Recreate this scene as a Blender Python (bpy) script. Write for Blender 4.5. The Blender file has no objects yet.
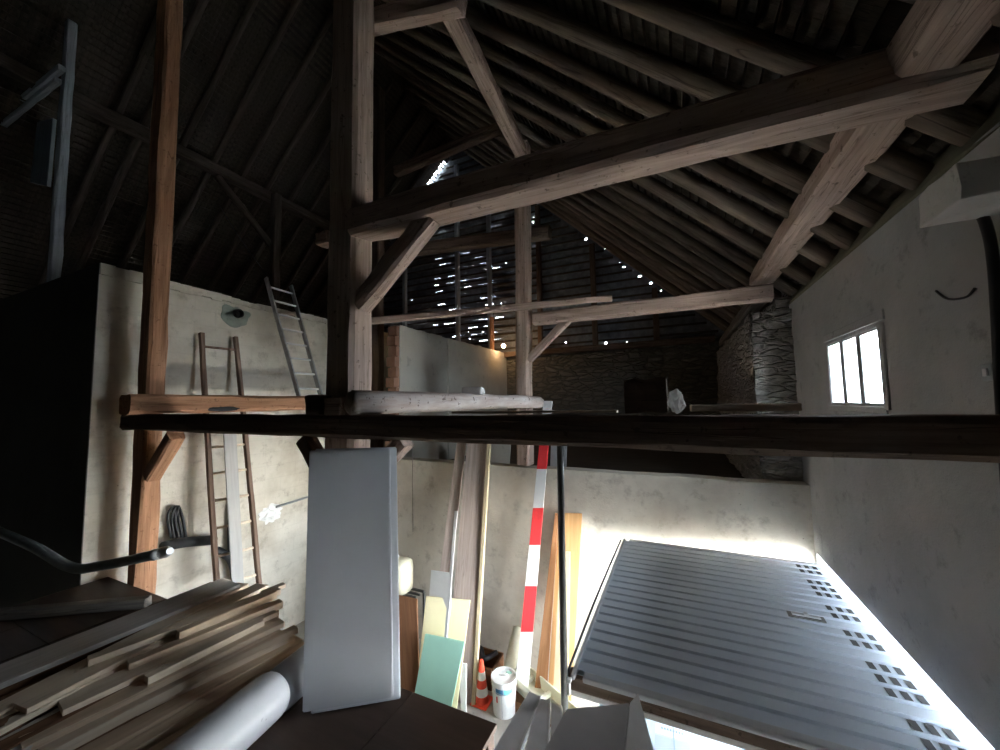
import bpy, bmesh, math, random
from mathutils import Vector, Matrix, Quaternion, noise
R = random.Random(7)
SC = bpy.context.scene
COL = SC.collection
E = 3.5                      # eye height above the lower floor
# ------------------------------------------------------------------ camera
F = 378.0
PITCH = math.atan(27.5 / F); ROLL = .018; YAW = math.radians(25)
_f0 = Vector((-math.sin(YAW), math.cos(YAW), 0)); _r0 = Vector((math.cos(YAW), math.sin(YAW), 0)); _u0 = Vector((0, 0, 1))
FWD = _f0 * math.cos(PITCH) + _u0 * math.sin(PITCH)
_u1 = _u0 * math.cos(PITCH) - _f0 * math.sin(PITCH)
UPV = _u1 * math.cos(ROLL) + _r0 * math.sin(ROLL)
RGT = _r0 * math.cos(ROLL) - _u1 * math.sin(ROLL)
cam_d = bpy.data.cameras.new('camera')
cam_d.sensor_width = 36; cam_d.lens = F / 1000 * 36; cam_d.clip_start = .05; cam_d.clip_end = 500
cam = bpy.data.objects.new('camera', cam_d); COL.objects.link(cam)
m = Matrix((RGT, UPV, -FWD)).transposed().to_4x4(); m.translation = Vector((0, 0, E))
cam.matrix_world = m
SC.camera = cam

def ray(x, y): return FWD + RGT * ((x - 500) / F) - UPV * ((y - 375) / F)
def up(v): return Vector((v.x, v.y, v.z + E))
def PX(x, y, X): r = ray(x, y); return up(r * (X / r.x))
def PY(x, y, Y): r = ray(x, y); return up(r * (Y / r.y))
def PZ(x, y, Z): r = ray(x, y); return up(r * (Z / r.z))     # Z is relative to the eye
def V(x, y, z): return Vector((x, y, z + E))

# ------------------------------------------------------------------ materials
def mat_base(name):
    m = bpy.data.materials.new(name); m.use_nodes = True
    nt = m.node_tree
    return m, nt, nt.nodes['Principled BSDF']
def node(nt, t, **kw):
    n = nt.nodes.new(t)
    for k, v in kw.items():
        if k in n.inputs: n.inputs[k].default_value = v
        else: setattr(n, k, v)
    return n
def ramp(nt, fac, stops):
    n = nt.nodes.new('ShaderNodeValToRGB')
    cr = n.color_ramp
    while len(cr.elements) < len(stops): cr.elements.new(.5)
    for e, (p, c) in zip(cr.elements, stops):
        e.position = p; e.color = (*c, 1) if len(c) == 3 else c
    nt.links.new(fac, n.inputs[0]); return n
def mixc(nt, fac, a, b, blend='MIX'):
    n = nt.nodes.new('ShaderNodeMix'); n.data_type = 'RGBA'; n.blend_type = blend
    for s, v in ((0, fac), (6, a), (7, b)):
        if hasattr(v, 'node'): nt.links.new(v, n.inputs[s])
        else: n.inputs[s].default_value = v if s == 0 else (*v, 1) if len(v) == 3 else v
    return n.outputs[2]
def bump(nt, h, bs, strength=.3, dist=.01):
    b = node(nt, 'ShaderNodeBump', Strength=strength, Distance=dist)
    nt.links.new(h, b.inputs['Height']); nt.links.new(b.outputs[0], bs.inputs['Normal'])
def coords(nt, scale=(1, 1, 1), kind='Object', rnd=True):
    tc = nt.nodes.new('ShaderNodeTexCoord'); mp = nt.nodes.new('ShaderNodeMapping')
    mp.inputs['Scale'].default_value = scale
    nt.links.new(tc.outputs[kind], mp.inputs['Vector'])
    if rnd:
        oi = nt.nodes.new('ShaderNodeObjectInfo'); ml = node(nt, 'ShaderNodeMath', operation='MULTIPLY'); ml.inputs[1].default_value = 37.
        nt.links.new(oi.outputs['Random'], ml.inputs[0]); nt.links.new(ml.outputs[0], mp.inputs['Location'])
    return mp.outputs[0]

def wood(name, dark, light, rough=.85, grain=26, along=1.3, crack=.55, bstr=.5, spots=.0):
    """grain runs along the object's own X"""
    m, nt, bs = mat_base(name)
    c1 = coords(nt, (along, grain, grain)); c2 = coords(nt, (along * .35, 6, 6))
    n1 = node(nt, 'ShaderNodeTexNoise', Scale=1.0, Detail=6., Roughness=.65); nt.links.new(c1, n1.inputs['Vector'])
    n2 = node(nt, 'ShaderNodeTexNoise', Scale=1.4, Detail=3., Roughness=.55); nt.links.new(c2, n2.inputs['Vector'])
    base = ramp(nt, n1.outputs[0], [(.3, dark), (.7, light)])
    mid = tuple(.5 * (a + b) * .8 for a, b in zip(dark, light))
    f2 = ramp(nt, n2.outputs[0], [(.38, (0, 0, 0)), (.66, (1, 1, 1))])
    col = mixc(nt, f2.outputs[0], base.outputs[0], mixc(nt, .55, base.outputs[0], mid))
    c3 = coords(nt, (.5, 16, 16)); n3 = node(nt, 'ShaderNodeTexNoise', Scale=1.0, Detail=2., Roughness=.5, Distortion=.6); nt.links.new(c3, n3.inputs['Vector'])
    ab = node(nt, 'ShaderNodeMath', operation='SUBTRACT'); ab.inputs[1].default_value = .5; nt.links.new(n3.outputs[0], ab.inputs[0])
    ab2 = node(nt, 'ShaderNodeMath', operation='ABSOLUTE'); nt.links.new(ab.outputs[0], ab2.inputs[0])
    ck = ramp(nt, ab2.outputs[0], [(.0, (1, 1, 1)), (.012, (0, 0, 0))])
    ckm = node(nt, 'ShaderNodeMath', operation='MULTIPLY'); ckm.inputs[1].default_value = crack; nt.links.new(ck.outputs[0], ckm.inputs[0])
    col = mixc(nt, ckm.outputs[0], col, tuple(a * .3 for a in dark))
    if spots > 0:
        c4 = coords(nt, (18, 18, 18)); n4 = node(nt, 'ShaderNodeTexNoise', Scale=1., Detail=3., Roughness=.7); nt.links.new(c4, n4.inputs['Vector'])
        f4 = ramp(nt, n4.outputs[0], [(.62, (0, 0, 0)), (.68, (spots,) * 3)])
        col = mixc(nt, f4.outputs[0], col, tuple(a * .35 for a in dark))
    nt.links.new(col, bs.inputs['Base Color']); bs.inputs['Roughness'].default_value = rough
    bs.inputs['Specular IOR Level'].default_value = .25
    hh = node(nt, 'ShaderNodeMath', operation='SUBTRACT'); nt.links.new(n1.outputs[0], hh.inputs[0]); nt.links.new(ckm.outputs[0], hh.inputs[1])
    bump(nt, hh.outputs[0], bs, bstr, .008)
    return m

def plaster(name, base, stain, dirt, scale=1.0, joints=None, bstr=.35, grime=(.58, .72), rough=.92):
    m, nt, bs = mat_base(name)
    c = coords(nt, (scale,) * 3, rnd=False)
    n1 = node(nt, 'ShaderNodeTexNoise', Scale=1.3, Detail=7., Roughness=.62); nt.links.new(c, n1.inputs['Vector'])
    n2 = node(nt, 'ShaderNodeTexNoise', Scale=5.5, Detail=8., Roughness=.7); nt.links.new(c, n2.inputs['Vector'])
    n3 = node(nt, 'ShaderNodeTexNoise', Scale=21., Detail=4., Roughness=.75); nt.links.new(c, n3.inputs['Vector'])
    f1 = ramp(nt, n1.outputs[0], [(.4, (0, 0, 0)), (.68, (1, 1, 1))])
    col = mixc(nt, f1.outputs[0], base, stain)
    f2 = ramp(nt, n2.outputs[0], [(grime[0], (0, 0, 0)), (grime[1], (.75,) * 3)])
    col = mixc(nt, f2.outputs[0], col, dirt)
    f3 = ramp(nt, n3.outputs[0], [(.69, (0, 0, 0)), (.74, (1, 1, 1))])
    col = mixc(nt, f3.outputs[0], col, tuple(a * .45 for a in dirt))
    h = n3.outputs[0]
    if joints:
        bk = nt.nodes.new('ShaderNodeTexBrick')
        cj = nt.nodes.new('ShaderNodeTexCoord'); sp = nt.nodes.new('ShaderNodeSeparateXYZ'); cb = nt.nodes.new('ShaderNodeCombineXYZ')
        nt.links.new(cj.outputs['Object'], sp.inputs[0])
        nt.links.new(sp.outputs[joints], cb.inputs[0]); nt.links.new(sp.outputs[2], cb.inputs[1]); nt.links.new(cb.outputs[0], bk.inputs['Vector'])
        for k, v in (('Scale', 1.), ('Mortar Size', .012), ('Mortar Smooth', .6), ('Brick Width', .5), ('Row Height', .2)): bk.inputs[k].default_value = v
        fj = node(nt, 'ShaderNodeMath', operation='MULTIPLY'); fj.inputs[1].default_value = .07; nt.links.new(bk.outputs['Fac'], fj.inputs[0])
        col = mixc(nt, fj.outputs[0], col, tuple(a * .7 for a in dirt))
    nt.links.new(col, bs.inputs['Base Color']); bs.inputs['Roughness'].default_value = rough
    bs.inputs['Specular IOR Level'].default_value = .2
    bump(nt, h, bs, bstr, .01)
    return m

def stone(name, a, b, mortar, scale=5., bstr=1.):
    m, nt, bs = mat_base(name)
    c = coords(nt, (1, 1, 2.6), rnd=False)
    nd = node(nt, 'ShaderNodeTexNoise', Scale=3., Detail=3.); nt.links.new(c, nd.inputs['Vector'])
    cc = mixc(nt, .22, c, nd.outputs[1])
    v = node(nt, 'ShaderNodeTexVoronoi', Scale=scale, feature='DISTANCE_TO_EDGE'); nt.links.new(cc, v.inputs['Vector'])
    v2 = node(nt, 'ShaderNodeTexVoronoi', Scale=scale); nt.links.new(cc, v2.inputs['Vector'])
    n = node(nt, 'ShaderNodeTexNoise', Scale=14., Detail=6., Roughness=.7); nt.links.new(c, n.inputs['Vector'])
    sc = mixc(nt, v2.outputs['Color'], a, b)
    sc = mixc(nt, n.outputs[0], sc, tuple(x * .5 for x in a))
    f = ramp(nt, v.outputs[0], [(.0, (.7, .7, .7)), (.14, (0, 0, 0))])
    col = mixc(nt, f.outputs[0], sc, mortar)
    nt.links.new(col, bs.inputs['Base Color']); bs.inputs['Roughness'].default_value = .95
    h = ramp(nt, v.outputs[0], [(.0, (0, 0, 0)), (.16, (1, 1, 1))])
    hm = mixc(nt, .35, h.outputs[0], n.outputs[0])
    bump(nt, hm, bs, bstr, .05)
    return m

def paint(name, col, rough=.5, metal=0., var=.08, scale=9., spec=.4, dirt=0.):
    m, nt, bs = mat_base(name)
    c = coords(nt, (scale,) * 3)
    n = node(nt, 'ShaderNodeTexNoise', Scale=1., Detail=5., Roughness=.65); nt.links.new(c, n.inputs['Vector'])
    cr = ramp(nt, n.outputs[0], [(.3, tuple(x * (1 - var) for x in col)), (.7, tuple(min(1, x * (1 + var)) for x in col))])
    out = cr.outputs[0]
    if dirt:
        n2 = node(nt, 'ShaderNodeTexNoise', Scale=2.6, Detail=4., Roughness=.7); nt.links.new(c, n2.inputs['Vector'])
        f = ramp(nt, n2.outputs[0], [(.66, (0, 0, 0)), (.72, (dirt,) * 3)])
        out = mixc(nt, f.outputs[0], out, tuple(x * .25 for x in col))
    nt.links.new(out, bs.inputs['Base Color'])
    bs.inputs['Roughness'].default_value = rough; bs.inputs['Metallic'].default_value = metal
    bs.inputs['Specular IOR Level'].default_value = spec
    bump(nt, n.outputs[0], bs, .06, .003)
    return m

M = {}
M['oak_dark'] = wood('oak_dark', (.10, .07, .052), (.26, .185, .14), spots=.6)
M['oak_red'] = wood('oak_red', (.32, .155, .083), (.67, .365, .215), spots=.5)
M['oak_pink'] = wood('oak_pink', (.36, .26, .205), (.70, .545, .46), spots=.7)
M['oak_grey'] = wood('oak_grey', (.13, .115, .10), (.36, .32, .28))
M['pole_wood'] = wood('pole_wood', (.11, .087, .068), (.33, .265, .205), grain=18)
M['lath'] = wood('lath', (.045, .038, .03), (.12, .10, .078))
M['birch'] = wood('birch', (.42, .30, .25), (.72, .68, .64), grain=12, along=3, crack=.3, spots=.9)
M['lumber_pale'] = wood('lumber_pale', (.80, .63, .47), (.95, .82, .67), crack=.2, bstr=.2, grain=34)
M['lumber_orange'] = wood('lumber_orange', (.70, .51, .35), (.90, .73, .56), crack=.2, bstr=.2, grain=34)
M['lumber_brown'] = wood('lumber_brown', (.17, .085, .045), (.36, .20, .115), crack=.3, bstr=.25, grain=30)
M['lumber_grey'] = wood('lumber_grey', (.58, .55, .52), (.78, .74, .70), crack=.25, bstr=.2, grain=30)
M['board_weathered'] = wood('board_weathered', (.33, .255, .215), (.58, .48, .42), crack=.4, bstr=.3)
M['board_pine'] = wood('board_pine', (.42, .225, .085), (.62, .375, .175), crack=.12, bstr=.15)
M['board_cream'] = wood('board_cream', (.58, .46, .28), (.72, .61, .41), crack=.08, bstr=.1)
M['redwood'] = wood('redwood', (.28, .125, .055), (.46, .23, .105), crack=.2, bstr=.2)
M['oak_shaded'] = wood('oak_shaded', (.05, .042, .034), (.15, .12, .095))  # darker wood for the left slope, roof shade put into its colour
M['grey_board'] = wood('grey_board', (.42, .41, .39), (.55, .54, .52), crack=.05, bstr=.05)
M['ply_brown'] = wood('ply_brown', (.16, .07, .034), (.29, .135, .065), crack=.1, bstr=.1)
M['ladder_wood'] = wood('ladder_wood', (.13, .08, .055), (.34, .23, .17), crack=.3)
M['plaster_cream'] = plaster('plaster_cream', (.72, .675, .58), (.50, .445, .355), (.33, .285, .22), joints=1, grime=(.54, .74))
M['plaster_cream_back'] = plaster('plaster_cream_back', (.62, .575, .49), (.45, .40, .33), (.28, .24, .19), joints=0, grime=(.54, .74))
M['plaster_grey'] = plaster('plaster_grey', (.46, .465, .46), (.37, .375, .37), (.17, .17, .165), bstr=.6, grime=(.56, .74))
M['plaster_loft'] = plaster('plaster_loft', (.66, .63, .55), (.56, .53, .46), (.36, .33, .28))
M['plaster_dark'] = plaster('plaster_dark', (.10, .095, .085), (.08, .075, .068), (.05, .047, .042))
M['plaster_mossy'] = plaster('plaster_mossy', (.20, .195, .14), (.15, .15, .105), (.08, .08, .055), scale=3)
M['mortar_green'] = plaster('mortar_green', (.33, .37, .32), (.27, .31, .27), (.14, .16, .14), scale=4)
m, nt, bs = mat_base('foam'); bs.inputs['Base Color'].default_value = (.92, .92, .9, 1); bs.inputs['Roughness'].default_value = .8
tl_ = node(nt, 'ShaderNodeBsdfTranslucent'); tl_.inputs[0].default_value = (.92, .92, .9, 1); mx = nt.nodes.new('ShaderNodeMixShader'); mx.inputs[0].default_value = .5
nt.links.new(bs.outputs[0], mx.inputs[1]); nt.links.new(tl_.outputs[0], mx.inputs[2]); nt.links.new(mx.outputs[0], nt.nodes['Material Output'].inputs[0])
M['foam'] = m
M['mortar_white'] = plaster('mortar_white', (.85, .85, .82), (.78, .78, .75), (.6, .6, .56), scale=5)
M['block_plaster'] = plaster('block_plaster', (.74, .73, .70), (.64, .63, .6), (.30, .29, .26), scale=3)
M['stone_dark'] = stone('stone_dark', (.21, .20, .17), (.32, .30, .26), (.13, .125, .11))
M['stone_pale'] = stone('stone_pale', (.44, .41, .37), (.66, .63, .58), (.38, .35, .31), scale=6.5, bstr=1.)
M['concrete'] = plaster('concrete', (.46, .425, .38), (.38, .35, .31), (.24, .22, .2), scale=.9)
M['yard'] = plaster('yard', (.62, .60, .56), (.56, .54, .5), (.42, .40, .37), scale=.6)
M['platform'] = wood('platform', (.060, .036, .026), (.115, .072, .052), rough=.5, crack=.1, bstr=.12, grain=10)
M['tile'] = wood('tile', (.03, .026, .022), (.085, .07, .058), grain=6, along=6, crack=.0)
M['tile_grey'] = paint('tile_grey', (.22, .235, .26), .8, var=.4, scale=5)
M['brick'] = plaster('brick', (.48, .27, .18), (.38, .21, .145), (.26, .16, .12), scale=6)
M['white_panel'] = paint('white_panel', (.52, .545, .59), .42, var=.04, scale=2.5)
M['white_panel_edge'] = paint('white_panel_edge', (.62, .645, .68), .4, var=.03)
M['pvc'] = paint('pvc', (.60, .62, .66), .35, var=.03, dirt=.5, scale=5)
M['door_grey'] = paint('door_grey', (.55, .61, .69), .36, var=.05, scale=1.5)
M['door_rim'] = paint('door_rim', (.46, .475, .50), .45, var=.05)
M['black'] = paint('black', (.018, .018, .02), .55, var=.2)
M['black_steel'] = paint('black_steel', (.14, .14, .135), .4, metal=.3, var=.2)
M['hose_grey'] = paint('hose_grey', (.30, .32, .315), .6, var=.2)
M['steel'] = paint('steel', (.50, .51, .52), .35, metal=.8, var=.1)
M['alu'] = paint('alu', (.48, .48, .47), .4, metal=.55, var=.15)
M['alu_edge'] = paint('alu_edge', (.75, .74, .72), .4, var=.05)
M['profile_grey'] = paint('profile_grey', (.60, .59, .60), .45, var=.1)
M['box_grey'] = paint('box_grey', (.56, .53, .52), .7, var=.1, scale=3)
M['red'] = paint('red', (.72, .045, .05), .45, var=.1)
M['orange_red'] = paint('orange_red', (.90, .10, .05), .45, var=.06)
M['white'] = paint('white', (.82, .82, .80), .45, var=.04)
M['cream'] = paint('cream', (.80, .75, .56), .5, var=.04)
M['cream_panel'] = paint('cream_panel', (.90, .80, .50), .55, var=.04, scale=3)
M['green_panel'] = paint('green_panel', (.36, .62, .49), .5, var=.05, scale=3)
M['trough'] = paint('trough', (.66, .63, .50), .5, var=.08)
M['pack_white'] = paint('pack_white', (.19, .235, .26), .3, var=.05, scale=2)
M['pack_blue'] = paint('pack_blue', (.15, .17, .235), .3, var=.05, scale=2)
M['pack_label'] = paint('pack_label', (.25, .31, .33), .4, var=.03)
M['print_dark'] = paint('print_dark', (.10, .13, .2), .5)
M['print_teal'] = paint('print_teal', (.20, .62, .68), .5)
M['print_blue'] = paint('print_blue', (.08, .25, .45), .5)
M['window_wood'] = paint('window_wood', (.40, .43, .44), .7, var=.15)
M['wood_blue_lit'] = wood('wood_blue_lit', (.34, .39, .46), (.60, .66, .74), crack=.3)  # bluish wood, tint of the daylight put into its colour
m, nt, bs = mat_base('pane'); nt.nodes.remove(bs)
tr = node(nt, 'ShaderNodeBsdfTransparent'); gl = node(nt, 'ShaderNodeBsdfGlossy', Roughness=.05); mx = nt.nodes.new('ShaderNodeMixShader'); mx.inputs[0].default_value = .05
nt.links.new(tr.outputs[0], mx.inputs[1]); nt.links.new(gl.outputs[0], mx.inputs[2]); nt.links.new(mx.outputs[0], nt.nodes['Material Output'].inputs[0])
M['pane'] = m
m, nt, bs = mat_base('added_glow'); bs.inputs['Emission Color'].default_value = (1, .62, .32, 1); bs.inputs['Emission Strength'].default_value = 12
M['added_glow'] = m

# ------------------------------------------------------------------ object helpers
def link(name, bm, mat, parent=None, mw=None, smooth=False):
    me = bpy.data.meshes.new(name)
    bmesh.ops.recalc_face_normals(bm, faces=bm.faces)
    bm.to_mesh(me); bm.free()
    mats = mat if isinstance(mat, (list, tuple)) else [mat]
    for k in mats: me.materials.append(M[k])
    if smooth:
        for p in me.polygons: p.use_smooth = True
    o = bpy.data.objects.new(name, me); COL.objects.link(o)
    if parent is not None:
        o.parent = parent
        if mw is not None: o.matrix_world = parent_mw(parent).inverted() @ mw if False else mw
        if mw is not None:
            o.matrix_parent_inverse = Matrix(); o.matrix_basis = parent_mw(parent).inverted() @ mw
    elif mw is not None:
        o.matrix_basis = mw
    return o
def parent_mw(p):
    mw = p.matrix_basis.copy()
    while p.parent is not None:
        p = p.parent; mw = p.matrix_basis @ mw
    return mw
def tag(o, label, cat, group=None, kind=None):
    if label: o['label'] = label
    if cat: o['category'] = cat
    if group: o['group'] = group
    if kind: o['kind'] = kind
    return o
def struct(o):
    o['kind'] = 'structure'; return o
def empty(name, loc, label, cat, group=None, mw=None):
    o = bpy.data.objects.new(name, None); COL.objects.link(o); o.empty_display_size = .1
    o.matrix_basis = mw if mw is not None else Matrix.Translation(loc)
    return tag(o, label, cat, group)
def T(x, y, z): return Matrix.Translation((x, y, z))

def frame(p0, p1, upv=Vector((0, 0, 1))):
    x = (p1 - p0).normalized()
    if abs(x.dot(upv)) > .98: upv = Vector((0, -1, 0))
    y = upv.cross(x).normalized(); z = x.cross(y)
    mm = Matrix((x, y, z)).transposed().to_4x4(); mm.translation = p0
    return mm

def add_box(bm, x0, x1, y0, y1, z0, z1, bev=0., mi=0, mw=None):
    vs = [Vector((x, y, z)) for x in (x0, x1) for y in (y0, y1) for z in (z0, z1)]
    if mw is not None: vs = [mw @ v for v in vs]
    v = [bm.verts.new(p) for p in vs]
    fs = [bm.faces.new([v[i] for i in q]) for q in ((0, 1, 3, 2), (4, 6, 7, 5), (0, 4, 5, 1), (2, 3, 7, 6), (0, 2, 6, 4), (1, 5, 7, 3))]
    for f in fs: f.material_index = mi
    if bev > 0:
        es = list({e for f in fs for e in f.edges})
        r = bmesh.ops.bevel(bm, geom=es, offset=bev, segments=2, profile=.6, affect='EDGES')
        for f in r['faces']: f.material_index = mi
    return fs

def timber_bm(L, w, h, jit=.008, ch=.14, n=None, sag=0., seed=None, round_=False, taper=1., wander=0.):
    """length along X from 0 to L, section w (Y) by h (Z), centred"""
    rr = random.Random(seed if seed is not None else R.random())
    n = n or max(4, int(L / .28))
    bm = bmesh.new()
    c = ch * min(w, h)
    if round_:
        k = 12; sec = [(math.cos(2 * math.pi * i / k) * w / 2, math.sin(2 * math.pi * i / k) * h / 2) for i in range(k)]
    else:
        a, b = w / 2, h / 2
        sec = [(-a + c, -b), (0, -b), (a - c, -b), (a, -b + c), (a, 0), (a, b - c), (a - c, b), (0, b), (-a + c, b), (-a, b - c), (-a, 0), (-a, -b + c)]
    ph = rr.uniform(0, 6); ph2 = rr.uniform(0, 6)
    rings = []
    joff = [(rr.uniform(-1, 1), rr.uniform(-1, 1)) for _ in sec]
    for i in range(n + 1):
        t = i / n
        sc = 1 + (taper - 1) * t
        oy = wander * math.sin(ph + 5 * t); oz = wander * math.sin(ph2 + 4 * t) - sag * 4 * t * (1 - t)
        ring = []
        for (y, z), jo in zip(sec, joff):
            jy = rr.gauss(0, jit * .6) + jo[0] * jit * .6; jz = rr.gauss(0, jit * .6) + jo[1] * jit * .6
            ring.append(bm.verts.new((L * t + (rr.uniform(-.3, .3) * jit if 0 < i < n else 0), y * sc + oy + jy, z * sc + oz + jz)))
        rings.append(ring)
    k = len(sec)
    for a, b in zip(rings, rings[1:]):
        for i in range(k): bm.faces.new((a[i], a[(i + 1) % k], b[(i + 1) % k], b[i]))
    bm.faces.new(list(reversed(rings[0]))); bm.faces.new(rings[-1])
    return bm

def timber(name, p0, p1, w, h, mat, label, cat, group=None, upv=Vector((0, 0, 1)), parent=None, **kw):
    mw = frame(p0, p1, upv)
    o = link(name, timber_bm((p1 - p0).length, w, h, **kw), mat, parent, mw, smooth=kw.get('round_', False))
    if label: tag(o, label, cat, group)
    return o

def tube_bm(bm, pts, r, k=10, cap=True, rs=None):
    rings = []
    prev = None
    for i, p in enumerate(pts):
        d = (pts[min(i + 1, len(pts) - 1)] - pts[max(i - 1, 0)]).normalized()
        ref = prev if prev is not None else (Vector((0, 0, 1)) if abs(d.z) < .9 else Vector((1, 0, 0)))
        a = (ref - d * ref.dot(d)).normalized(); b = d.cross(a); prev = a
        rad = rs[i] if rs else r
        rings.append([bm.verts.new(p + (a * math.cos(2 * math.pi * j / k) + b * math.sin(2 * math.pi * j / k)) * rad) for j in range(k)])
    for A, B in zip(rings, rings[1:]):
        for j in range(k): bm.faces.new((A[j], A[(j + 1) % k], B[(j + 1) % k], B[j]))
    if cap: bm.faces.new(list(reversed(rings[0]))); bm.faces.new(rings[-1])
def lathe_bm(bm, prof, k=32, axis='Z'):
    rings = []
    for r, z in prof:
        rings.append([bm.verts.new(Vector((math.cos(2 * math.pi * j / k) * r, math.sin(2 * math.pi * j / k) * r, z)) if axis == 'Z' else Vector((z, math.cos(2 * math.pi * j / k) * r, math.sin(2 * math.pi * j / k) * r))) for j in range(k)])
    for A, B in zip(rings, rings[1:]):
        for j in range(k): bm.faces.new((A[j], A[(j + 1) % k], B[(j + 1) % k], B[j]))
    return rings
def smooth_path(pts, n=8):
    out = []
    P = [pts[0]] + list(pts) + [pts[-1]]
    for i in range(1, len(P) - 2):
        a, b, c, d = P[i - 1:i + 3]
        for s in range(n):
            t = s / n
            out.append(.5 * ((2 * b) + (c - a) * t + (2 * a - 5 * b + 4 * c - d) * t * t + (3 * b - a - 3 * c + d) * t ** 3))
    out.append(pts[-1]); return out
def tube(name, pts, r, mat, label=None, cat=None, group=None, parent=None, n=8, k=10):
    o0 = pts[0].copy()
    bm = bmesh.new(); tube_bm(bm, [p - o0 for p in (smooth_path(pts, n) if n else pts)], r, k)
    o = link(name, bm, mat, parent, Matrix.Translation(o0), smooth=True)
    if label: tag(o, label, cat, group)
    return o

def quad_board(name, bl, br, tr, tl, thick, mat, label=None, cat=None, group=None, parent=None, bev=.004, along_width=False):
    """a flat board through four corners (front face); thickness goes away from the eye"""
    o0 = bl.copy()
    x = (tl - bl).normalized(); nrm = (br - bl).cross(tl - bl).normalized()
    if nrm.dot(bl - Vector((0, 0, E))) < 0: nrm = -nrm
    if along_width: x = (br - bl).normalized()
    y = nrm.cross(x).normalized()
    mw = Matrix((x, y, nrm)).transposed().to_4x4(); mw.translation = o0; inv = mw.inverted()
    q = [inv @ p for p in (bl, br, tr, tl)]
    for p in q: p.z = 0
    bm = bmesh.new()
    a = [bm.verts.new(p) for p in q]; b = [bm.verts.new(p + Vector((0, 0, thick))) for p in q]
    bm.faces.new(a); bm.faces.new(list(reversed(b)))
    for i in range(4): bm.faces.new((a[i], a[(i + 1) % 4], b[(i + 1) % 4], b[i]))
    if bev: bmesh.ops.bevel(bm, geom=list(bm.edges), offset=min(bev, thick * .3), segments=2, affect='EDGES')
    o = link(name, bm, mat, parent, mw)
    if label: tag(o, label, cat, group)
    return o

def grid_wall(name, mat, us, vs, hole, thick, mw, parent=None):
    """wall sheet in local (u, v) with real holes, thickness along +w"""
    bm = bmesh.new(); vd = {}
    def vt(i, j, k):
        if (i, j, k) not in vd: vd[i, j, k] = bm.verts.new((us[i], vs[j], thick * k))
        return vd[i, j, k]
    nu, nv = len(us) - 1, len(vs) - 1
    sol = [[not hole((us[i] + us[i + 1]) / 2, (vs[j] + vs[j + 1]) / 2) for j in range(nv)] for i in range(nu)]
    s = lambda i, j: 0 <= i < nu and 0 <= j < nv and sol[i][j]
    for i in range(nu):
        for j in range(nv):
            if not sol[i][j]: continue
            bm.faces.new((vt(i, j, 0), vt(i, j + 1, 0), vt(i + 1, j + 1, 0), vt(i + 1, j, 0)))
            bm.faces.new((vt(i, j, 1), vt(i + 1, j, 1), vt(i + 1, j + 1, 1), vt(i, j + 1, 1)))
            for (di, dj, a, b) in ((-1, 0, (i, j), (i, j + 1)), (1, 0, (i + 1, j), (i + 1, j + 1)), (0, -1, (i, j), (i + 1, j)), (0, 1, (i, j + 1), (i + 1, j + 1))):
                if not s(i + di, j + dj): bm.faces.new((vt(*a, 0), vt(*b, 0), vt(*b, 1), vt(*a, 1)))
    return link(name, bm, mat, parent, mw)
def box_obj(name, x0, x1, y0, y1, z0, z1, mat, bev=0., parent=None):
    """world box, z relative to the eye; origin at its base centre"""
    c = Vector(((x0 + x1) / 2, (y0 + y1) / 2, z0 + E))
    bm = bmesh.new(); add_box(bm, x0 - c.x, x1 - c.x, y0 - c.y, y1 - c.y, 0, z1 - z0, bev)
    return link(name, bm, mat, parent, Matrix.Translation(c))
def blob_bm(r, sx=1, sy=1, sz=1, amp=.2, sub=3, sc=2.5, seed=0):
    bm = bmesh.new(); bmesh.ops.create_icosphere(bm, subdivisions=sub, radius=1)
    for v in bm.verts:
        d = 1 + amp * noise.noise(v.co * sc + Vector((seed, 0, 0)))
        v.co = Vector((v.co.x * sx * r, v.co.y * sy * r, v.co.z * sz * r)) * d
    return bm

# ------------------------------------------------------------------ the setting
XC = 1.17; GZ = -3.5; PZF = -1.8
XA = -5.7; YB = 4.83; YG = 9.2; YN = -3.2
SL = .95; ZE = 1.12                       # right roof slope: underside of rafters z = ZE + SL*(1.18-x)
XR = -5.5; ZR = ZE + SL * (1.18 - XR)
struct(box_obj('floor', -12.5, XC + .2, YN, YG + .3, GZ - .2, GZ, 'concrete'))
struct(box_obj('floor_bounce_cut', XC + .2, 2.5, 1.6, 5.4, GZ - .2, GZ - .005, 'plaster_dark'))  # added unseen dark slab, cuts bounce light to the left roof
struct(box_obj('ground_outside', XC + .2, 40, -30, 45, GZ - .22, GZ - .02, 'yard'))
# right wall with window and garage opening (local u = y, v = z, w = +x)
MWR = Matrix(((0, 0, 1, XC), (1, 0, 0, 0), (0, 1, 0, E), (0, 0, 0, 1)))
WY0, WY1, WZ0, WZ1 = 3.165, 4.06, -.06, .435
GY0, GY1, GZ1 = 2.22, 4.78, -1.53
us = sorted([YN, GY0, WY0, WY1, GY1, 5.2]); vs = sorted([GZ, GZ1, WZ0, WZ1, ZE - .08])
struct(grid_wall('wall_right', 'plaster_grey', us, vs, lambda u, v: (WY0 < u < WY1 and WZ0 < v < WZ1) or (GY0 < u < GY1 and v < GZ1), .2, MWR))
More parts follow.
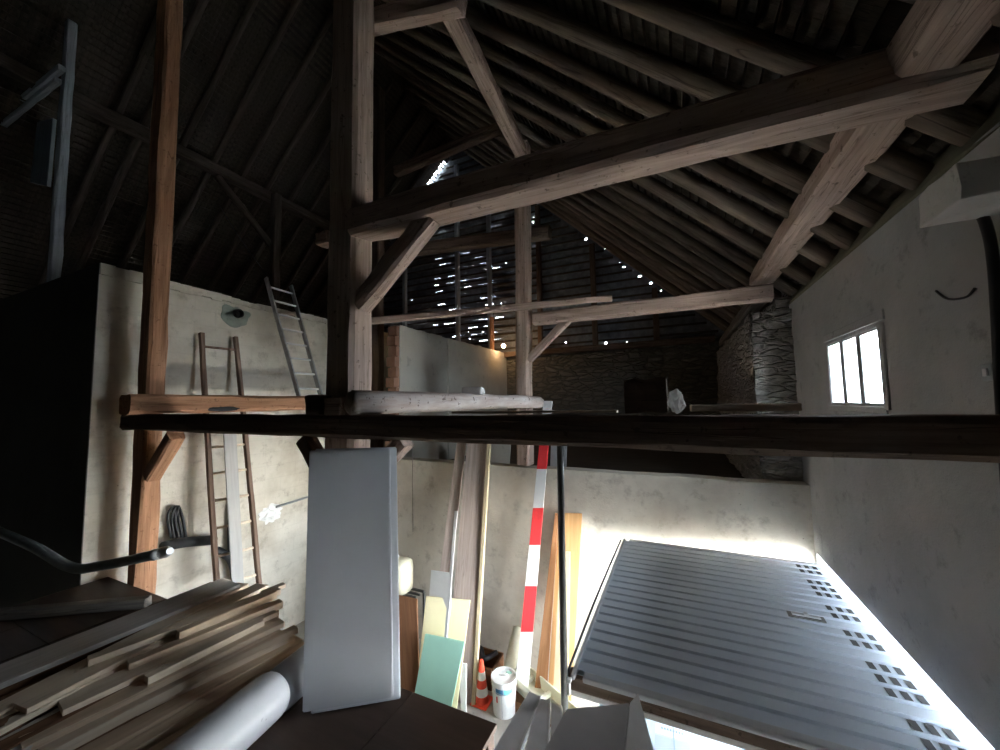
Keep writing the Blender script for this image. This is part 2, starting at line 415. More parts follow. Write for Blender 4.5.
# rear part of the right wall, stepping into the room (its end face is the rough stone pier)
bm = bmesh.new()
nz, ny = 26, 10
for (ax, fixed, rng, nn) in (('y', 5.06, (.80, XC), 9), ('x', .80, (5.06, YG), 26)):
    g = []
    for j in range(nz + 1):
        z = -1.3 + (ZE - .16 + 1.3) * j / nz; row = []
        for i in range(nn + 1):
            t = rng[0] + (rng[1] - rng[0]) * i / nn
            p = Vector((t, fixed, z + E)) if ax == 'y' else Vector((fixed, t, z + E))
            d = noise.fractal(p * 5.5, 1.0, 2.0, 4) * .055 + (noise.noise(p * 14)) * .02
            if ax == 'y': p.y += d - .02; p.x += noise.noise(p * 4) * .03 * (1 if i == 0 else 0)
            else: p.x += d
            row.append(bm.verts.new(p))
        g.append(row)
    for a, b in zip(g, g[1:]):
        for i in range(nn): bm.faces.new((a[i], a[i + 1], b[i + 1], b[i]))
add_box(bm, .84, 1.37, 5.1, YG, GZ + E, ZE - .16 + E); add_box(bm, 1.05, 1.37, 5.1, YG, ZE - .17 + E, ZE + .0 + E); add_box(bm, 1.2, 1.37, 5.1, YG, ZE - .01 + E, ZE + .17 + E)
struct(link('wall_right_rear', bm, 'stone_pale'))
# low rear wall of the garage bay
bm = bmesh.new()
n = 40
top = []
for i in range(n + 1):
    x = XA + (XC - XA) * i / n
    top.append((x, -.865 - .003 * math.sin(i * .9) - R.uniform(0, .007) - .025 * (i / n)))
for (y, sgn) in ((YB, 1), (YB + .22, -1)):
    lo = [bm.verts.new((x, y, 0)) for x, _ in top]; hi = [bm.verts.new((x, y, z + E)) for x, z in top]
    for i in range(n): bm.faces.new((lo[i], lo[i + 1], hi[i + 1], hi[i]))
    if sgn == 1: fh = hi
    else:
        for i in range(n): bm.faces.new((fh[i], fh[i + 1], hi[i + 1], hi[i]))
struct(link('wall_back_low', bm, 'plaster_cream_back'))
struct(box_obj('floor_loft', XA, .84, YB + .22, YG, -1.25, -1.1, 'lath'))
# left wall of the bay: block wall, its near return and the wall stub on the loft
bm = bmesh.new(); add_box(bm, XA - .28, XA, 1.83, YG, 0, 1.49 + E)
nn = 60
def cap_z(y): return 1.56 + .07 * math.exp(-(y - 1.83) / .6) + .012 * math.sin(y * 3.1) + .008 * math.sin(y * 9)
for i in range(nn):
    y0, y1 = 1.83 + (YG - 1.83) * i / nn, 1.83 + (YG - 1.83) * (i + 1) / nn
    zz = cap_z(y0) + R.uniform(-.006, .006)
    add_box(bm, XA - .28, XA + .018 + R.uniform(0, .006), y0, y1, 1.485 + E + R.uniform(-.012, .012), zz + E)
struct(link('wall_left', bm, 'plaster_cream'))
bm = bmesh.new(); add_box(bm, -12.2, XA - .28, 1.825, 2.1, 0, 1.62 + E); add_box(bm, XA - .3, XA - .003, 1.822, 1.829, 0, 1.62 + E)  # shade put into the plaster colour; dark skin covers the wall's end face
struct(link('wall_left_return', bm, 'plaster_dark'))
bm = bmesh.new(); XA2 = -4.12
nn = 14
for i in range(nn):
    z0, z1 = -1.1 + (1.30 + 1.1) * i / nn, -1.1 + (1.30 + 1.1) * (i + 1) / nn
    a = .0 if i % 2 else R.uniform(.03, .07)
    add_box(bm, XA2 - .19, XA2 - .015, 4.86 - a, 5.1, z0 + E + .008, z1 + E - .006, .006, 1)
add_box(bm, XA2 - .17, XA2 - .03, 4.9, 5.1, -1.1 + E, 1.29 + E, 0, 1)
nt_ = 24
for i in range(nt_):
    y0, y1 = 4.93 + (YG - 4.93) * i / nt_, 4.93 + (YG - 4.93) * (i + 1) / nt_
    off = .03 if y0 > 6.25 else 0
    add_box(bm, XA2 - .2, XA2 + off, y0, y1, -1.1 + E, 1.31 + E + R.uniform(-.015, .012))
struct(link('wall_loft', bm, ['plaster_loft', 'brick']))
# rear wall: stone below, hung tiles above, with small gaps that let daylight through
struct(box_obj('wall_back', -12.2, 1.2, YG, YG + .4, GZ, 1.33, 'stone_dark'))
holes = []
for (px, py, s) in ((586, 239, .05), (624, 268, .06), (640, 276, .07), (651, 283, .055), (620, 262, .03), (611, 252, .025), (606, 343, .045), (572, 262, .03), (533, 222, .03),
                    (575, 207, .03), (676, 345, .025), (635, 277, .025), (560, 200, .035), (627, 342, .02), (566, 343, .045), (605, 249, .02), (661, 291, .03)):
    p = PY(px, py, YG + .06); holes.append((p.x, p.z - E, s))
for _ in range(22):
    p = PY(R.uniform(385, 560), R.uniform(200, 340), YG + .06); holes.append((p.x, p.z - E, R.uniform(.012, .028)))
bm = bmesh.new()
z = 1.33; row = 0
while z < ZR + .3:
    xl = max(-12.2, XR - (ZR + .25 - z) / SL); xr = min(1.3, 1.18 + (ZE + .25 - z) / SL)
    if xr - xl > .2:
        x = xl + (row % 2) * .12
        cuts = [xl]
        while x < xr:
            x += .24
            cuts.append(min(x, xr))
        for a, b in zip(cuts, cuts[1:]):
            if b - a < .02: continue
            g = .004
            zj = R.uniform(-.006, .006)
            loose = -6.6 < a < -3.1 and 1.4 < z < 6
            hit = [h for h in holes if a < h[0] < b and z - .01 < h[1] < z + .2]
            a2, b2 = a, b
            if hit:
                h = hit[0]
                if h[0] - h[2] / 2 > a + .01: add_box(bm, a, h[0] - h[2] / 2, YG + .05, YG + .065, z + E, z + .2 + E, 0, 0)
                a2 = min(h[0] + h[2] / 2, b)
                add_box(bm, h[0] - h[2] / 2, a2, YG + .05, YG + .065, max(z, h[1] + h[2] / 2) + E, z + .2 + E)
                if h[1] - h[2] / 2 > z: add_box(bm, h[0] - h[2] / 2, a2, YG + .05, YG + .065, z + E, h[1] - h[2] / 2 + E)
                if b - a2 < .01: continue
            if loose:
                gp_ = abs(R.gauss(0, .0032 if a < -4.4 else .0014)) if R.random() < .95 else R.uniform(.004, .012)
                add_box(bm, a2, b2, YG + .05, YG + .064, z + E, z + .2 - gp_ + E)
                add_box(bm, a2 + .001, b2 - .001, YG + .03, YG + .046, z + .05 + E + zj, z + .14 + E + zj)
            else:
                mw = Matrix.Translation((0, YG + .05, z + E + zj)) @ Matrix.Rotation(math.radians(6), 4, 'X')
                add_box(bm, a2 - .003, b2 + .003, 0, .014, -.03, .225, 0, 0, mw)
                add_box(bm, a2 - .003, b2 + .003, YG + .066, YG + .07, z + E - .01, z + .21 + E)
    z += .2; row += 1
struct(link('wall_back_upper', bm, 'tile_grey'))
bm = bmesh.new()
z = 1.42
while z < ZR:
    xl = max(-12.2, XR - (ZR - z) / SL); xr = min(1.2, 1.18 + (ZE - z) / SL)
    if xr > xl: add_box(bm, xl, xr, YG + .01, YG + .035, z + E, z + .045 + E)
    z += .2
struct(link('wall_back_trim', bm, 'lath'))
# near gable and far-left wall, behind the camera
MWF = Matrix(((1, 0, 0, 0), (0, 0, -1, YN), (0, 1, 0, E), (0, 0, 0, 1)))
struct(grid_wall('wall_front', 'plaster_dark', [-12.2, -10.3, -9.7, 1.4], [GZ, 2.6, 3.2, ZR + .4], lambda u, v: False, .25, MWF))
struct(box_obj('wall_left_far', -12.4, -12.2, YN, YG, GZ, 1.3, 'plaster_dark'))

# roof: laths and tiles carried by the rafters
def roof(name, side):
    bm = bmesh.new()
    L = (1.55 - XR) / math.cos(math.atan(SL)) if side > 0 else (XR + 12.6) / math.cos(math.atan(SL))
    a = math.atan(SL)
    # local: u down the slope from the ridge, v along y, w outward
    ux = Vector((math.cos(a) * side, 0, -math.sin(a))); wn = Vector((math.sin(a) * side, 0, math.cos(a)))
    mw = Matrix((ux, Vector((0, 1, 0)), wn)).transposed().to_4x4(); mw.translation = Vector((XR, 0, ZR + E))
    off = .135
    u = 0.; k = 0
    hole_ = lambda u, y: side < 0 and ((.25 < u < 1.75 and y > 8.6) or (7.2 < u < 9.1 and 1.3 < y < 2.3))  # ridge gap, and an unseen opening added to light the attic timbers
    while u < L:
        # one course of plain tiles, slightly uneven, and its lath
        y = YN - .2 + (k % 2) * .14
        while y < YG + .3:
            w = .28 if side > 0 and u > L - 5.2 else .56
            if not hole_(u, y):
                t = R.uniform(0, .012)
                add_box(bm, u, u + .29, y + .002, y + w - .002, off + .03 + t, off + .045 + t, 0, 1, Matrix.Rotation(-.03, 4, 'Y'))
            y += w
        add_box(bm, u + .02, u + .065, YN, YG + .2, off, off + .026)
        add_box(bm, u + .13, u + .175, YN, YG + .2, off, off + .026)
        u += .22; k += 1
    # closed boarding above the tiles
    nb = 26
    for i in range(nb):
        a0, a1 = -.35 + (L + .5) * i / nb, -.35 + (L + .5) * (i + 1) / nb
        if side < 0 and 7.4 < a0 < 8.7:
            add_box(bm, a0, a1, YN - .3, 1.83, off + .07, off + .09); add_box(bm, a0, a1, 2.2, YG + .5, off + .07, off + .09)
        else:
            add_box(bm, a0, a1, YN - .3, 9.16 if side < 0 and .1 < a0 < 1.75 else YG + .5, off + .07, off + .09)
    return struct(link(name, bm, ['lath', 'tile'], None, mw))
roof('ceiling_right', 1); roof('ceiling_left', -1)
# platform the photographer stands on
bm = bmesh.new()
def sheets(x0, x1, y0, y1, nx, ny):
    for i in range(nx):
        for j in range(ny):
            a, b = x0 + (x1 - x0) * i / nx, x0 + (x1 - x0) * (i + 1) / nx
            c, d = y0 + (y1 - y0) * j / ny, y0 + (y1 - y0) * (j + 1) / ny
            add_box(bm, a + .003, b - .003, c + .003, d - .003, PZF - .03 + E, PZF + E + R.uniform(-.002, .002), .003)
sheets(XA + .03, -1.0, YN, 2.03, 8, 7); sheets(-1.0, XC - .01, YN, 1.5, 3, 5)
for y in (2.0, 1.2, .4): add_box(bm, XA + .05, -1.02, y - .05, y + .02, PZF - .2 + E, PZF - .031 + E)
struct(link('floor_platform', bm, 'platform'))
# sloping mossy fillet between the wall top and the tiles
bm = bmesh.new()
n = 46
for i in range(n):
    y0, y1 = YN + (5.2 - YN) * i / n, YN + (5.2 - YN) * (i + 1) / n
    P4 = [(XC - .004, ZE - .10), (XC - .004, ZE - .075), (XC + .17, ZE + .16), (XC + .2, ZE - .10)]
    A4 = [bm.verts.new((x + (noise.noise(Vector((y0 * 3, z * 5, 1))) * .02 if k in (1, 2) else 0), y0, z + E + (noise.noise(Vector((y0 * 2.3, x * 4, 7))) * .03 if k in (1, 2) else 0))) for k, (x, z) in enumerate(P4)]
    B4 = [bm.verts.new((x + (noise.noise(Vector((y1 * 3, z * 5, 1))) * .02 if k in (1, 2) else 0), y1, z + E + (noise.noise(Vector((y1 * 2.3, x * 4, 7))) * .03 if k in (1, 2) else 0))) for k, (x, z) in enumerate(P4)]
    for k in range(4): bm.faces.new((A4[k], A4[(k + 1) % 4], B4[(k + 1) % 4], B4[k]))
struct(link('trim_2', bm, 'plaster_mossy'))
# window
bm = bmesh.new()
fy0, fy1, fz0, fz1 = WY0, WY1, WZ0, WZ1
xw0, xw1 = XC + .006, XC + .04
for (a, b, c, d) in ((fy0, fy1, fz0, fz0 + .012), (fy0, fy1, fz1 - .014, fz1), (fy0, fy0 + .014, fz0 + .012, fz1 - .014), (fy1 - .014, fy1, fz0 + .012, fz1 - .014)):
    add_box(bm, xw0, xw1, a, b, c + E, d + E, .004)
w1 = struct(link('window_1', bm, 'window_wood'))
for k in (1, 2):
    y = fy0 + (fy1 - fy0) * k / 3
    bm = bmesh.new(); add_box(bm, xw0 - .005, xw1 - .005, y - .036, y + .036, fz0 + .012 + E, fz1 - .014 + E, .006)
    struct(link('window_mullion', bm, 'window_wood', w1))
for k in range(3):
    a, b = fy0 + (fy1 - fy0) * k / 3 + .02, fy0 + (fy1 - fy0) * (k + 1) / 3 - .02
    bm = bmesh.new(); add_box(bm, xw0 + .02, xw0 + .024, a, b, fz0 + .01 + E, fz1 - .01 + E)
    struct(link('window_pane', bm, 'pane', w1))
# raised plaster surround and rough lintel board round the window
bm = bmesh.new()
for (a, b, c, d, t) in ((WY0 - .11, WY1 + .03, WZ1 + .03, WZ1 + .09, .012), (WY0 - .085, WY0 - .03, WZ0 - .03, WZ1 + .02, .014), (WY0 - .05, WY1 + .03, WZ0 - .055, WZ0 - .01, .01)):
    add_box(bm, XC - t, XC + .01, a, b, c + E, d + E, .006)
for v in bm.verts: v.co += Vector((noise.noise(v.co * 9) * .006, noise.noise(v.co * 7) * .012, noise.noise(v.co * 8 + Vector((3, 3, 3))) * .01))
struct(link('trim_1', bm, 'plaster_grey'))

# ------------------------------------------------------------------ timber frame
g_b = None
# ground-level tie across the bay (eye height)
timber('tie_timber', V(-5.52, 2.1, -.138), V(XC - .005, 2.1, -.168), .2, .165, 'oak_dark', 'long dark tie timber crossing the whole bay at eye height', 'timber', jit=.006, sag=.004)
timber('timber_post', V(-5.235, 2.135, GZ), V(-5.20, 2.135, 6.6), .24, .17, 'oak_red', 'tall reddish timber post in front of the block wall with the ladders', 'post', jit=.008, upv=Vector((0, 1, 0)))
timber('timber_post', V(-2.315, 2.16, GZ), V(-2.29, 2.16, 4.6), .285, .22, 'oak_pink', 'thick central timber post with a dark face, standing behind the white panel', 'post', jit=.008, upv=Vector((0, 1, 0)))
timber('timber_post', V(-1.945, 4.95, -.86), V(-1.88, 4.95, 3.75), .185, .22, 'oak_pink', 'timber post beyond the round log, braced to the rear cross timber', 'post', jit=.007, upv=Vector((0, 1, 0)))
timber('timber_post', PY(389, 400, 5.9) + Vector((-.3, 0, -1.1)), PY(390, 85, 5.9) + Vector((-.3, 0, 0)), .2, .2, 'oak_dark', 'slender dim post above the stepped brick end of the loft wall', 'post', jit=.006, upv=Vector((0, 1, 0)))
timber('timber_post', V(-7.62, 5.1, 1.55), V(-7.62, 5.1, 4.55), .17, .17, 'oak_shaded', 'dim post carrying the purlin in the dark left of the roof', 'post', jit=.006, upv=Vector((0, 1, 0)))
timber('side_timber', V(-4.83, 1.78, .045), V(-4.83, 4.80, .04), .23, .185, 'oak_red', 'orange timber running back from the reddish post, below the ladders', 'timber', jit=.008)
sm_ = bpy.data.objects['side_timber']
pp = PX(224, 409, -4.712); bm = blob_bm(1, .004, .16, .03, .4, 3, 2, 4); link('dark_mark', bm, 'black', sm_, Matrix.Translation(pp))  # thin dark smudge on the side of the timber
tie2 = timber('tie_timber', V(-2.19, 2.14, 1.39), V(XC - .005, 2.14, 1.35), .24, .21, 'oak_pink', 'heavy upper tie timber from the central post to the right wall', 'timber', jit=.007, sag=-.008)
link('tenon', timber_bm(.12, .12, .10, jit=.006, n=3), 'oak_pink', tie2, Matrix.Translation(V(-2.58, 2.12, 1.345)))
timber('roof_purlin', V(.975, -2.6, 1.385), V(.975, 5.36, 1.385), .21, .185, 'oak_pink', 'heavy purlin under the feet of the rafters along the right wall', 'timber', jit=.008, wander=.008)
timber('roof_purlin', PX(448, 5, -1.6) + Vector((0, -.1, 0)), PX(519, 150, -1.78) + Vector((0, .1, 0)), .15, .17, 'oak_pink', 'short upper purlin slanting down to the head of the rear post', 'timber', jit=.01)
timber('collar_timber', PY(372, 22, 2.33), PY(462, 2, 2.33), .13, .14, 'oak_pink', 'upper collar timber leaving the central post near the top of the roof', 'timber', jit=.008)
timber('collar_timber', PY(396, 172, 5.4), PY(500, 128, 5.4), .15, .17, 'oak_dark', 'dim rear collar timber between the slender post and the rear post', 'timber', jit=.008)
timber('roof_brace', PY(517, 138, 4.9), PY(497, 88, 4.5), .1, .12, 'oak_pink', 'short brace leaning up from the head of the rear post', 'brace', jit=.006)
timber('cross_timber', PY(534, 319.5, 4.9), PY(772, 292.5, 4.9), .15, .165, 'oak_pink', 'rear cross timber from the rear post to the purlin above the stone pier', 'timber', jit=.008)
timber('cross_timber', PY(340, 324, 3.7), PY(612, 298, 4.55), .09, .09, 'oak_pink', 'thin long pole timber sloping across behind the central post', 'timber', jit=.006, taper=.7)
timber('cross_timber', PY(388, 253, 5.3), PY(550, 232.5, 5.3), .18, .19, 'oak_dark', 'dark rear rail timber in front of the tiled end wall', 'timber', jit=.006)
timber('post_brace', PY(361, 306, 2.15), PY(432, 217, 2.15), .14, .14, 'oak_pink', 'diagonal brace from the central post up to the upper tie', 'brace', jit=.007, upv=Vector((0, 1, 0)))
timber('post_brace', PY(529, 360, 4.92), PY(571, 317, 4.92), .1, .11, 'oak_pink', 'small diagonal brace at the right side of the rear post', 'brace', jit=.005, upv=Vector((0, 1, 0)))
timber('post_brace', V(-5.10, 2.13, -.72), V(-4.66, 2.13, -.27), .13, .14, 'oak_red', 'orange brace below the tie at the reddish left post', 'brace', jit=.006, upv=Vector((0, 1, 0)))
timber('post_brace', PY(378, 470, 2.2), PY(405, 440, 2.2), .12, .12, 'oak_pink', 'brace under the tie at the right of the central post, behind the white panel', 'brace', jit=.006, upv=Vector((0, 1, 0)))
timber('post_brace', V(-2.42, 2.12, -.6), V(-2.72, 2.12, -.27), .12, .13, 'oak_dark', 'dark brace under the tie at the left of the central post', 'brace', jit=.006, upv=Vector((0, 1, 0)))
timber('wall_plate_timber', V(.93, 5.1, 1.17), V(.93, YG - .02, 1.17), .15, .15, 'oak_grey', 'grey wall plate running back above the rear stone wall', 'timber', jit=.006)
timber('roof_purlin', V(-8.15, -2.5, 4.75), V(-8.15, YG - .05, 4.75), .2, .2, 'oak_shaded', 'dim purlin along the dark left slope of the roof', 'timber', jit=.01)
timber('roof_brace', V(-8.1, 4.2, 4.6), V(-7.65, 5.05, 3.4), .1, .12, 'oak_shaded', 'dim brace between the left purlin and its post', 'brace', jit=.006)
# studs of the rear gable
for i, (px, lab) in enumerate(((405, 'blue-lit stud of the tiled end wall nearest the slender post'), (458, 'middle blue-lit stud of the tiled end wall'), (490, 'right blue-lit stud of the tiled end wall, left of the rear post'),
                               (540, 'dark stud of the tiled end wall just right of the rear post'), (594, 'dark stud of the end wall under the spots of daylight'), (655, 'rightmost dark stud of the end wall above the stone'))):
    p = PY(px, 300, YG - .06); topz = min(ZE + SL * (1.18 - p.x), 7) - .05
    timber('wall_stud', Vector((p.x, YG - .07, 1.34 + E)), Vector((p.x, YG - .07, topz + E)), .12, .12, 'wood_blue_lit' if i < 3 else 'oak_dark', lab, 'stud', 'studs of the rear end wall', upv=Vector((0, 1, 0)), jit=.004)  # left three take the wood with blue light in its colour
timber('sill_timber', V(-9, YG - .08, 1.26), V(.78, YG - .08, 1.26), .14, .14, 'oak_dark', 'dark sill timber on top of the rear stone wall', 'timber', jit=.006)
# rafters
a_ = math.atan(SL)
def rafter(y, side, label, group, rad, mat='pole_wood'):
    n_out = Vector((math.sin(a_) * side, 0, math.cos(a_)))
    p0 = Vector((XR, y, ZR + E)) + n_out * rad + Vector((.05 * side, 0, -.06))
    p1 = Vector((1.27 if side > 0 else -12.1, y + R.uniform(-.05, .05), ZE - SL * .09 + E if side > 0 else ZR - SL * 6.6 + E)) + n_out * rad
    bm = timber_bm((p1 - p0).length, rad * 2, rad * 2, jit=.006, round_=True, n=22, taper=1.08, wander=.018)
    return tag(link('roof_rafter', bm, mat, None, frame(p0, p1), smooth=True), label, 'rafter', group)
ords = ['first', 'second', 'third', 'fourth', 'fifth', 'sixth', 'seventh', 'eighth', 'ninth', 'tenth', 'eleventh', 'twelfth', 'thirteenth', 'fourteenth', 'fifteenth', 'sixteenth', 'seventeenth', 'eighteenth', 'nineteenth', 'twentieth', 'twenty-first', 'twenty-second']
ys = [8.85, 8.4, 7.95, 7.5, 7.05, 6.62, 6.1, 5.62, 5.12, 4.62, 4.1, 3.62, 3.2, 2.72, 2.3, 1.86, 1.44, 1.0]
for i, y in enumerate(ys):
    rafter(y, 1, f'round pole rafter of the right roof slope, {ords[i]} from the tiled end wall', 'pole rafters of the right roof slope', R.uniform(.055, .07) if y != 6.1 else .08)
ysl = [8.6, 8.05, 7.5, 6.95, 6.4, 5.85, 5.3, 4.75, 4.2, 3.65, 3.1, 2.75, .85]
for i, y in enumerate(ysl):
    rafter(y, -1, f'dim pole rafter of the left roof slope, {ords[i]} from the tiled end wall', 'pole rafters of the left roof slope', R.uniform(.05, .06), 'oak_shaded')

# ------------------------------------------------------------------ things on the timbers
log_a, log_b = V(-2.04, 1.93, .022), V(-1.60, 4.62, -.01)
lg = timber('round_log', log_a, log_b, .165, .16, 'birch', 'pale round log lying back from the central post on the long tie', 'log', jit=.007, round_=True, wander=.01, taper=.9)
bm = bmesh.new(); add_box(bm, -.1, .1, -.06, .06, 0, .075, .012)
for v in bm.verts: v.co += Vector((noise.noise(v.co * 20),) * 3) * .012
q = log_a.lerp(log_b, .50)
tag(link('broken_brick', bm, 'block_plaster', None, Matrix.Translation(q + Vector((0, 0, .076))) @ Matrix.Rotation(.2, 4, 'Z')), 'grey broken brick lying on top of the pale log', 'brick')
bm = bmesh.new(); add_box(bm, -.085, .085, -.05, .055, 0, .15, .02); bmesh.ops.subdivide_edges(bm, edges=bm.edges[:], cuts=1)
for v in bm.verts: v.co += Vector((noise.noise(v.co * 14), noise.noise(v.co * 15 + Vector((4, 0, 0))), 0)) * .015
tag(link('timber_stub', bm, 'oak_dark', None, Matrix.Translation(V(-2.43, 1.985, -.068))), 'short dark timber stub on the tie at the foot of the central post', 'offcut')
bm = bmesh.new(); add_box(bm, -.085, .085, -.035, .045, 0, .125, .012); bmesh.ops.subdivide_edges(bm, edges=bm.edges[:], cuts=1)
for v in bm.verts: v.co += Vector((noise.noise(v.co * 14), noise.noise(v.co * 25 + Vector((4, 0, 0))), noise.noise(v.co * 13))) * .012
tag(link('timber_stub', bm, 'oak_pink', None, Matrix.Translation(V(-2.25, 1.995, -.068))), 'chipped pale timber stub between the dark stub and the round log end', 'offcut')
bm = timber_bm(.2, .15, .165, jit=.01, ch=.12, n=4)
tag(link('timber_block', bm, 'oak_dark', None, Matrix.Translation(V(-.245, 2.1, .02))), 'dark squared timber block standing on the long tie near its middle', 'offcut')
bm = blob_bm(.052, .7, .9, 1.1, .35, 3, 2.2, 5)
tag(link('plaster_lump', bm, 'foam', None, Matrix.Translation(V(-.005, 2.05, -.012))), 'white crumbly lump beside the dark timber block on the long tie', 'lump')
timber('thin_batten', V(.06, 2.13, -.045), V(.50, 2.16, -.045), .1, .034, 'lumber_pale', 'pale thin batten lying on the long tie in front of the stone pier', 'batten', jit=.001)
timber('thin_batten', V(-1.35, 2.16, -.06), V(-.3, 2.16, -.06), .06, .014, 'lumber_pale', 'pale thin batten lying on the long tie beside the pale log', 'batten', jit=.001)
# hanging string
tube('hanging_string', [PY(413, 441, 2.16), PY(412.5, 480, 2.16), PY(413, 532, 2.16)], .0025, 'oak_grey', 'thin grey string hanging below the tie right of the white panel', 'string', k=5)
# plastered block and black pipe high on the right wall
bm = bmesh.new(); add_box(bm, -.11, .11, -.125, .125, 0, .135, .008); bmesh.ops.subdivide_edges(bm, edges=bm.edges[:], cuts=2, use_grid_fill=True)
for v in bm.verts: v.co += Vector((noise.noise(v.co * 11), noise.noise(v.co * 12 + Vector((9, 0, 0))), noise.noise(v.co * 10 + Vector((0, 9, 0))))) * .008
tag(link('corbel_block', bm, 'block_plaster', None, Matrix.Translation(V(1.055, 1.995, .69))), 'grey plastered corbel block sticking out high on the right wall', 'block')
tube('black_pipe', [PX(972, 204, 1.08), PX(985, 222, 1.13), PX(994, 270, 1.15), PX(1001, 395, 1.15), PX(1008, 500, 1.15)], .017, 'black', 'black pipe running down the right wall below the corbel block', 'pipe')
p = PX(997, 372, XC)
bm = bmesh.new(); add_box(bm, -.03, 0, -.03, .03, -.035, .035, .006)
sw = tag(link('wall_switch', bm, 'window_wood', None, Matrix.Translation(p)), 'small pale switch box on the right wall beside the black pipe', 'switch')
bm = bmesh.new(); add_box(bm, -.037, -.03, -.012, .012, -.016, .016, .003); link('rocker', bm, 'white', sw, Matrix.Translation(p))

tube('dry_twig', [PX(936, 291, XC - .004), PX(948, 299, XC - .012), PX(966, 297, XC - .014), PX(975, 288, XC - .004)], .005, 'black', 'dark curved twig stuck on the right wall above the window', 'twig', k=6)
# ------------------------------------------------------------------ garage door (tilted up)
DX0, DX1, DY0, DY1, DZ = -.645, 1.47, 2.285, 4.70, -1.6
dr = empty('garage_door', V(DX0, DY0, DZ - .05), 'grey ribbed garage door tilted up flat below the right wall window', 'door')
bm = bmesh.new()
N = 20; pitch = (DY1 - DY0 - .12) / N
prof = [(DY0 + .06, 0)]
for i in range(N):
    y = DY0 + .06 + i * pitch
    prof += [(y + pitch - .032, 0), (y + pitch - .024, -.021), (y + pitch - .008, -.021), (y + pitch, 0)]
xs = [DX0 + .025, DX0 + .04, DX1 - .09, DX1 - .08]
rows = []
for k, x in enumerate(xs):
    e = (0 if k in (0, 3) else 1)
    rows.append([bm.verts.new((x, y, DZ - .004 + (d * e) + E)) for y, d in prof])
for a, b in zip(rows, rows[1:]):
    for i in range(len(prof) - 1): bm.faces.new((a[i], a[i + 1], b[i + 1], b[i]))
add_box(bm, DX0 + .025, DX1 - .08, DY0 + .06, DY1 - .06, DZ - .032 + E, DZ - .029 + E)
link('ribbed_panel', bm, 'door_grey', dr, Matrix())
bm = bmesh.new()
add_box(bm, DX0, DX0 + .025, DY0, DY1, DZ - .032 + E, DZ + E, .010); add_box(bm, DX1 - .08, DX1, DY0, DY1, DZ - .032 + E, DZ + E, .010)
add_box(bm, DX0 + .07, DX1 - .08, DY0, DY0 + .06, DZ - .032 + E, DZ + E, .010); add_box(bm, DX0 + .07, DX1 - .08, DY1 - .06, DY1, DZ - .032 + E, DZ + E, .010)
link('door_frame', bm, 'door_rim', dr, Matrix())
flat = [DY0 + .06 + i * pitch for i in range(N)]
for grp in ((1, 2), (4, 5, 6), (8, 9), (11, 12), (14, 15, 16), (18, 19)):
    bm = bmesh.new()
    for i in grp:
        yc = flat[i] + (pitch - .03) / 2
        for k in range(3):
            x = .955 + k * .062
            add_box(bm, x, x + .034, yc - .034, yc + .034, DZ - .006 + E, DZ - .0025 + E, .0012)
    link('vent_slots', bm, 'black', dr, Matrix())
ph = PZ(806, 617, -1.595)
bm = bmesh.new(); add_box(bm, -.11, .11, -.035, .035, -.004, .006, .003)
hp = link('handle_plate', bm, 'black_steel', dr, Matrix.Translation(ph) @ Matrix.Rotation(-.02, 4, 'Z'))
bm = bmesh.new(); add_box(bm, -.085, .085, -.018, .018, .006, .016, .004); link('door_handle', bm, 'door_rim', hp, Matrix.Translation(ph) @ Matrix.Rotation(-.02, 4, 'Z'))
bm = bmesh.new(); add_box(bm, -.012, .012, -.02, .02, .016, .028, .004); link('lock_barrel', bm, 'steel', hp, Matrix.Translation(ph) @ Matrix.Rotation(-.02, 4, 'Z'))
tube('door_cable', [V(DX0 - .03, DY0 + .02, DZ - .03), V(DX0 - .035, 3.3, DZ - .015), V(DX0 - .03, DY1, DZ - .03)], .008, 'black', 'black cable along the inner edge of the garage door', 'cable')
bm = bmesh.new(); add_box(bm, -.02, .012, -.012, .02, -.03, .04, .005); add_box(bm, -.008, .02, -.01, .014, .04, .06, .004)
tag(link('hinge_bracket', bm, 'white', None, Matrix.Translation(V(DX0 - .005, DY0 - .035, DZ - .06))), 'small pale bracket at the near inner corner of the garage door', 'bracket')
timber('door_rail_timber', V(-.68, 2.365, -1.675), V(XC - .005, 2.365, -1.675), .1, .075, 'oak_dark', 'brown cross timber under the near edge of the garage door', 'timber', jit=.004)
bm = bmesh.new(); add_box(bm, -.66, XC - .005, 2.325, 2.37, -1.72 + E, -1.715 + E); add_box(bm, -.66, XC - .005, 2.325, 2.331, -1.745 + E, -1.72 + E, .002)
tag(link('steel_angle', bm, 'alu_edge', None, Matrix()), 'pale steel angle strip under the brown cross timber', 'angle')
tube('dark_steel_post', [V(-.655, 2.25, -.268), V(-.665, 2.25, -1.0), V(-.675, 2.25, -1.79)], .021, 'black_steel', 'thin dark steel pole from the long tie down to the garage door corner', 'pole', n=2, k=12)

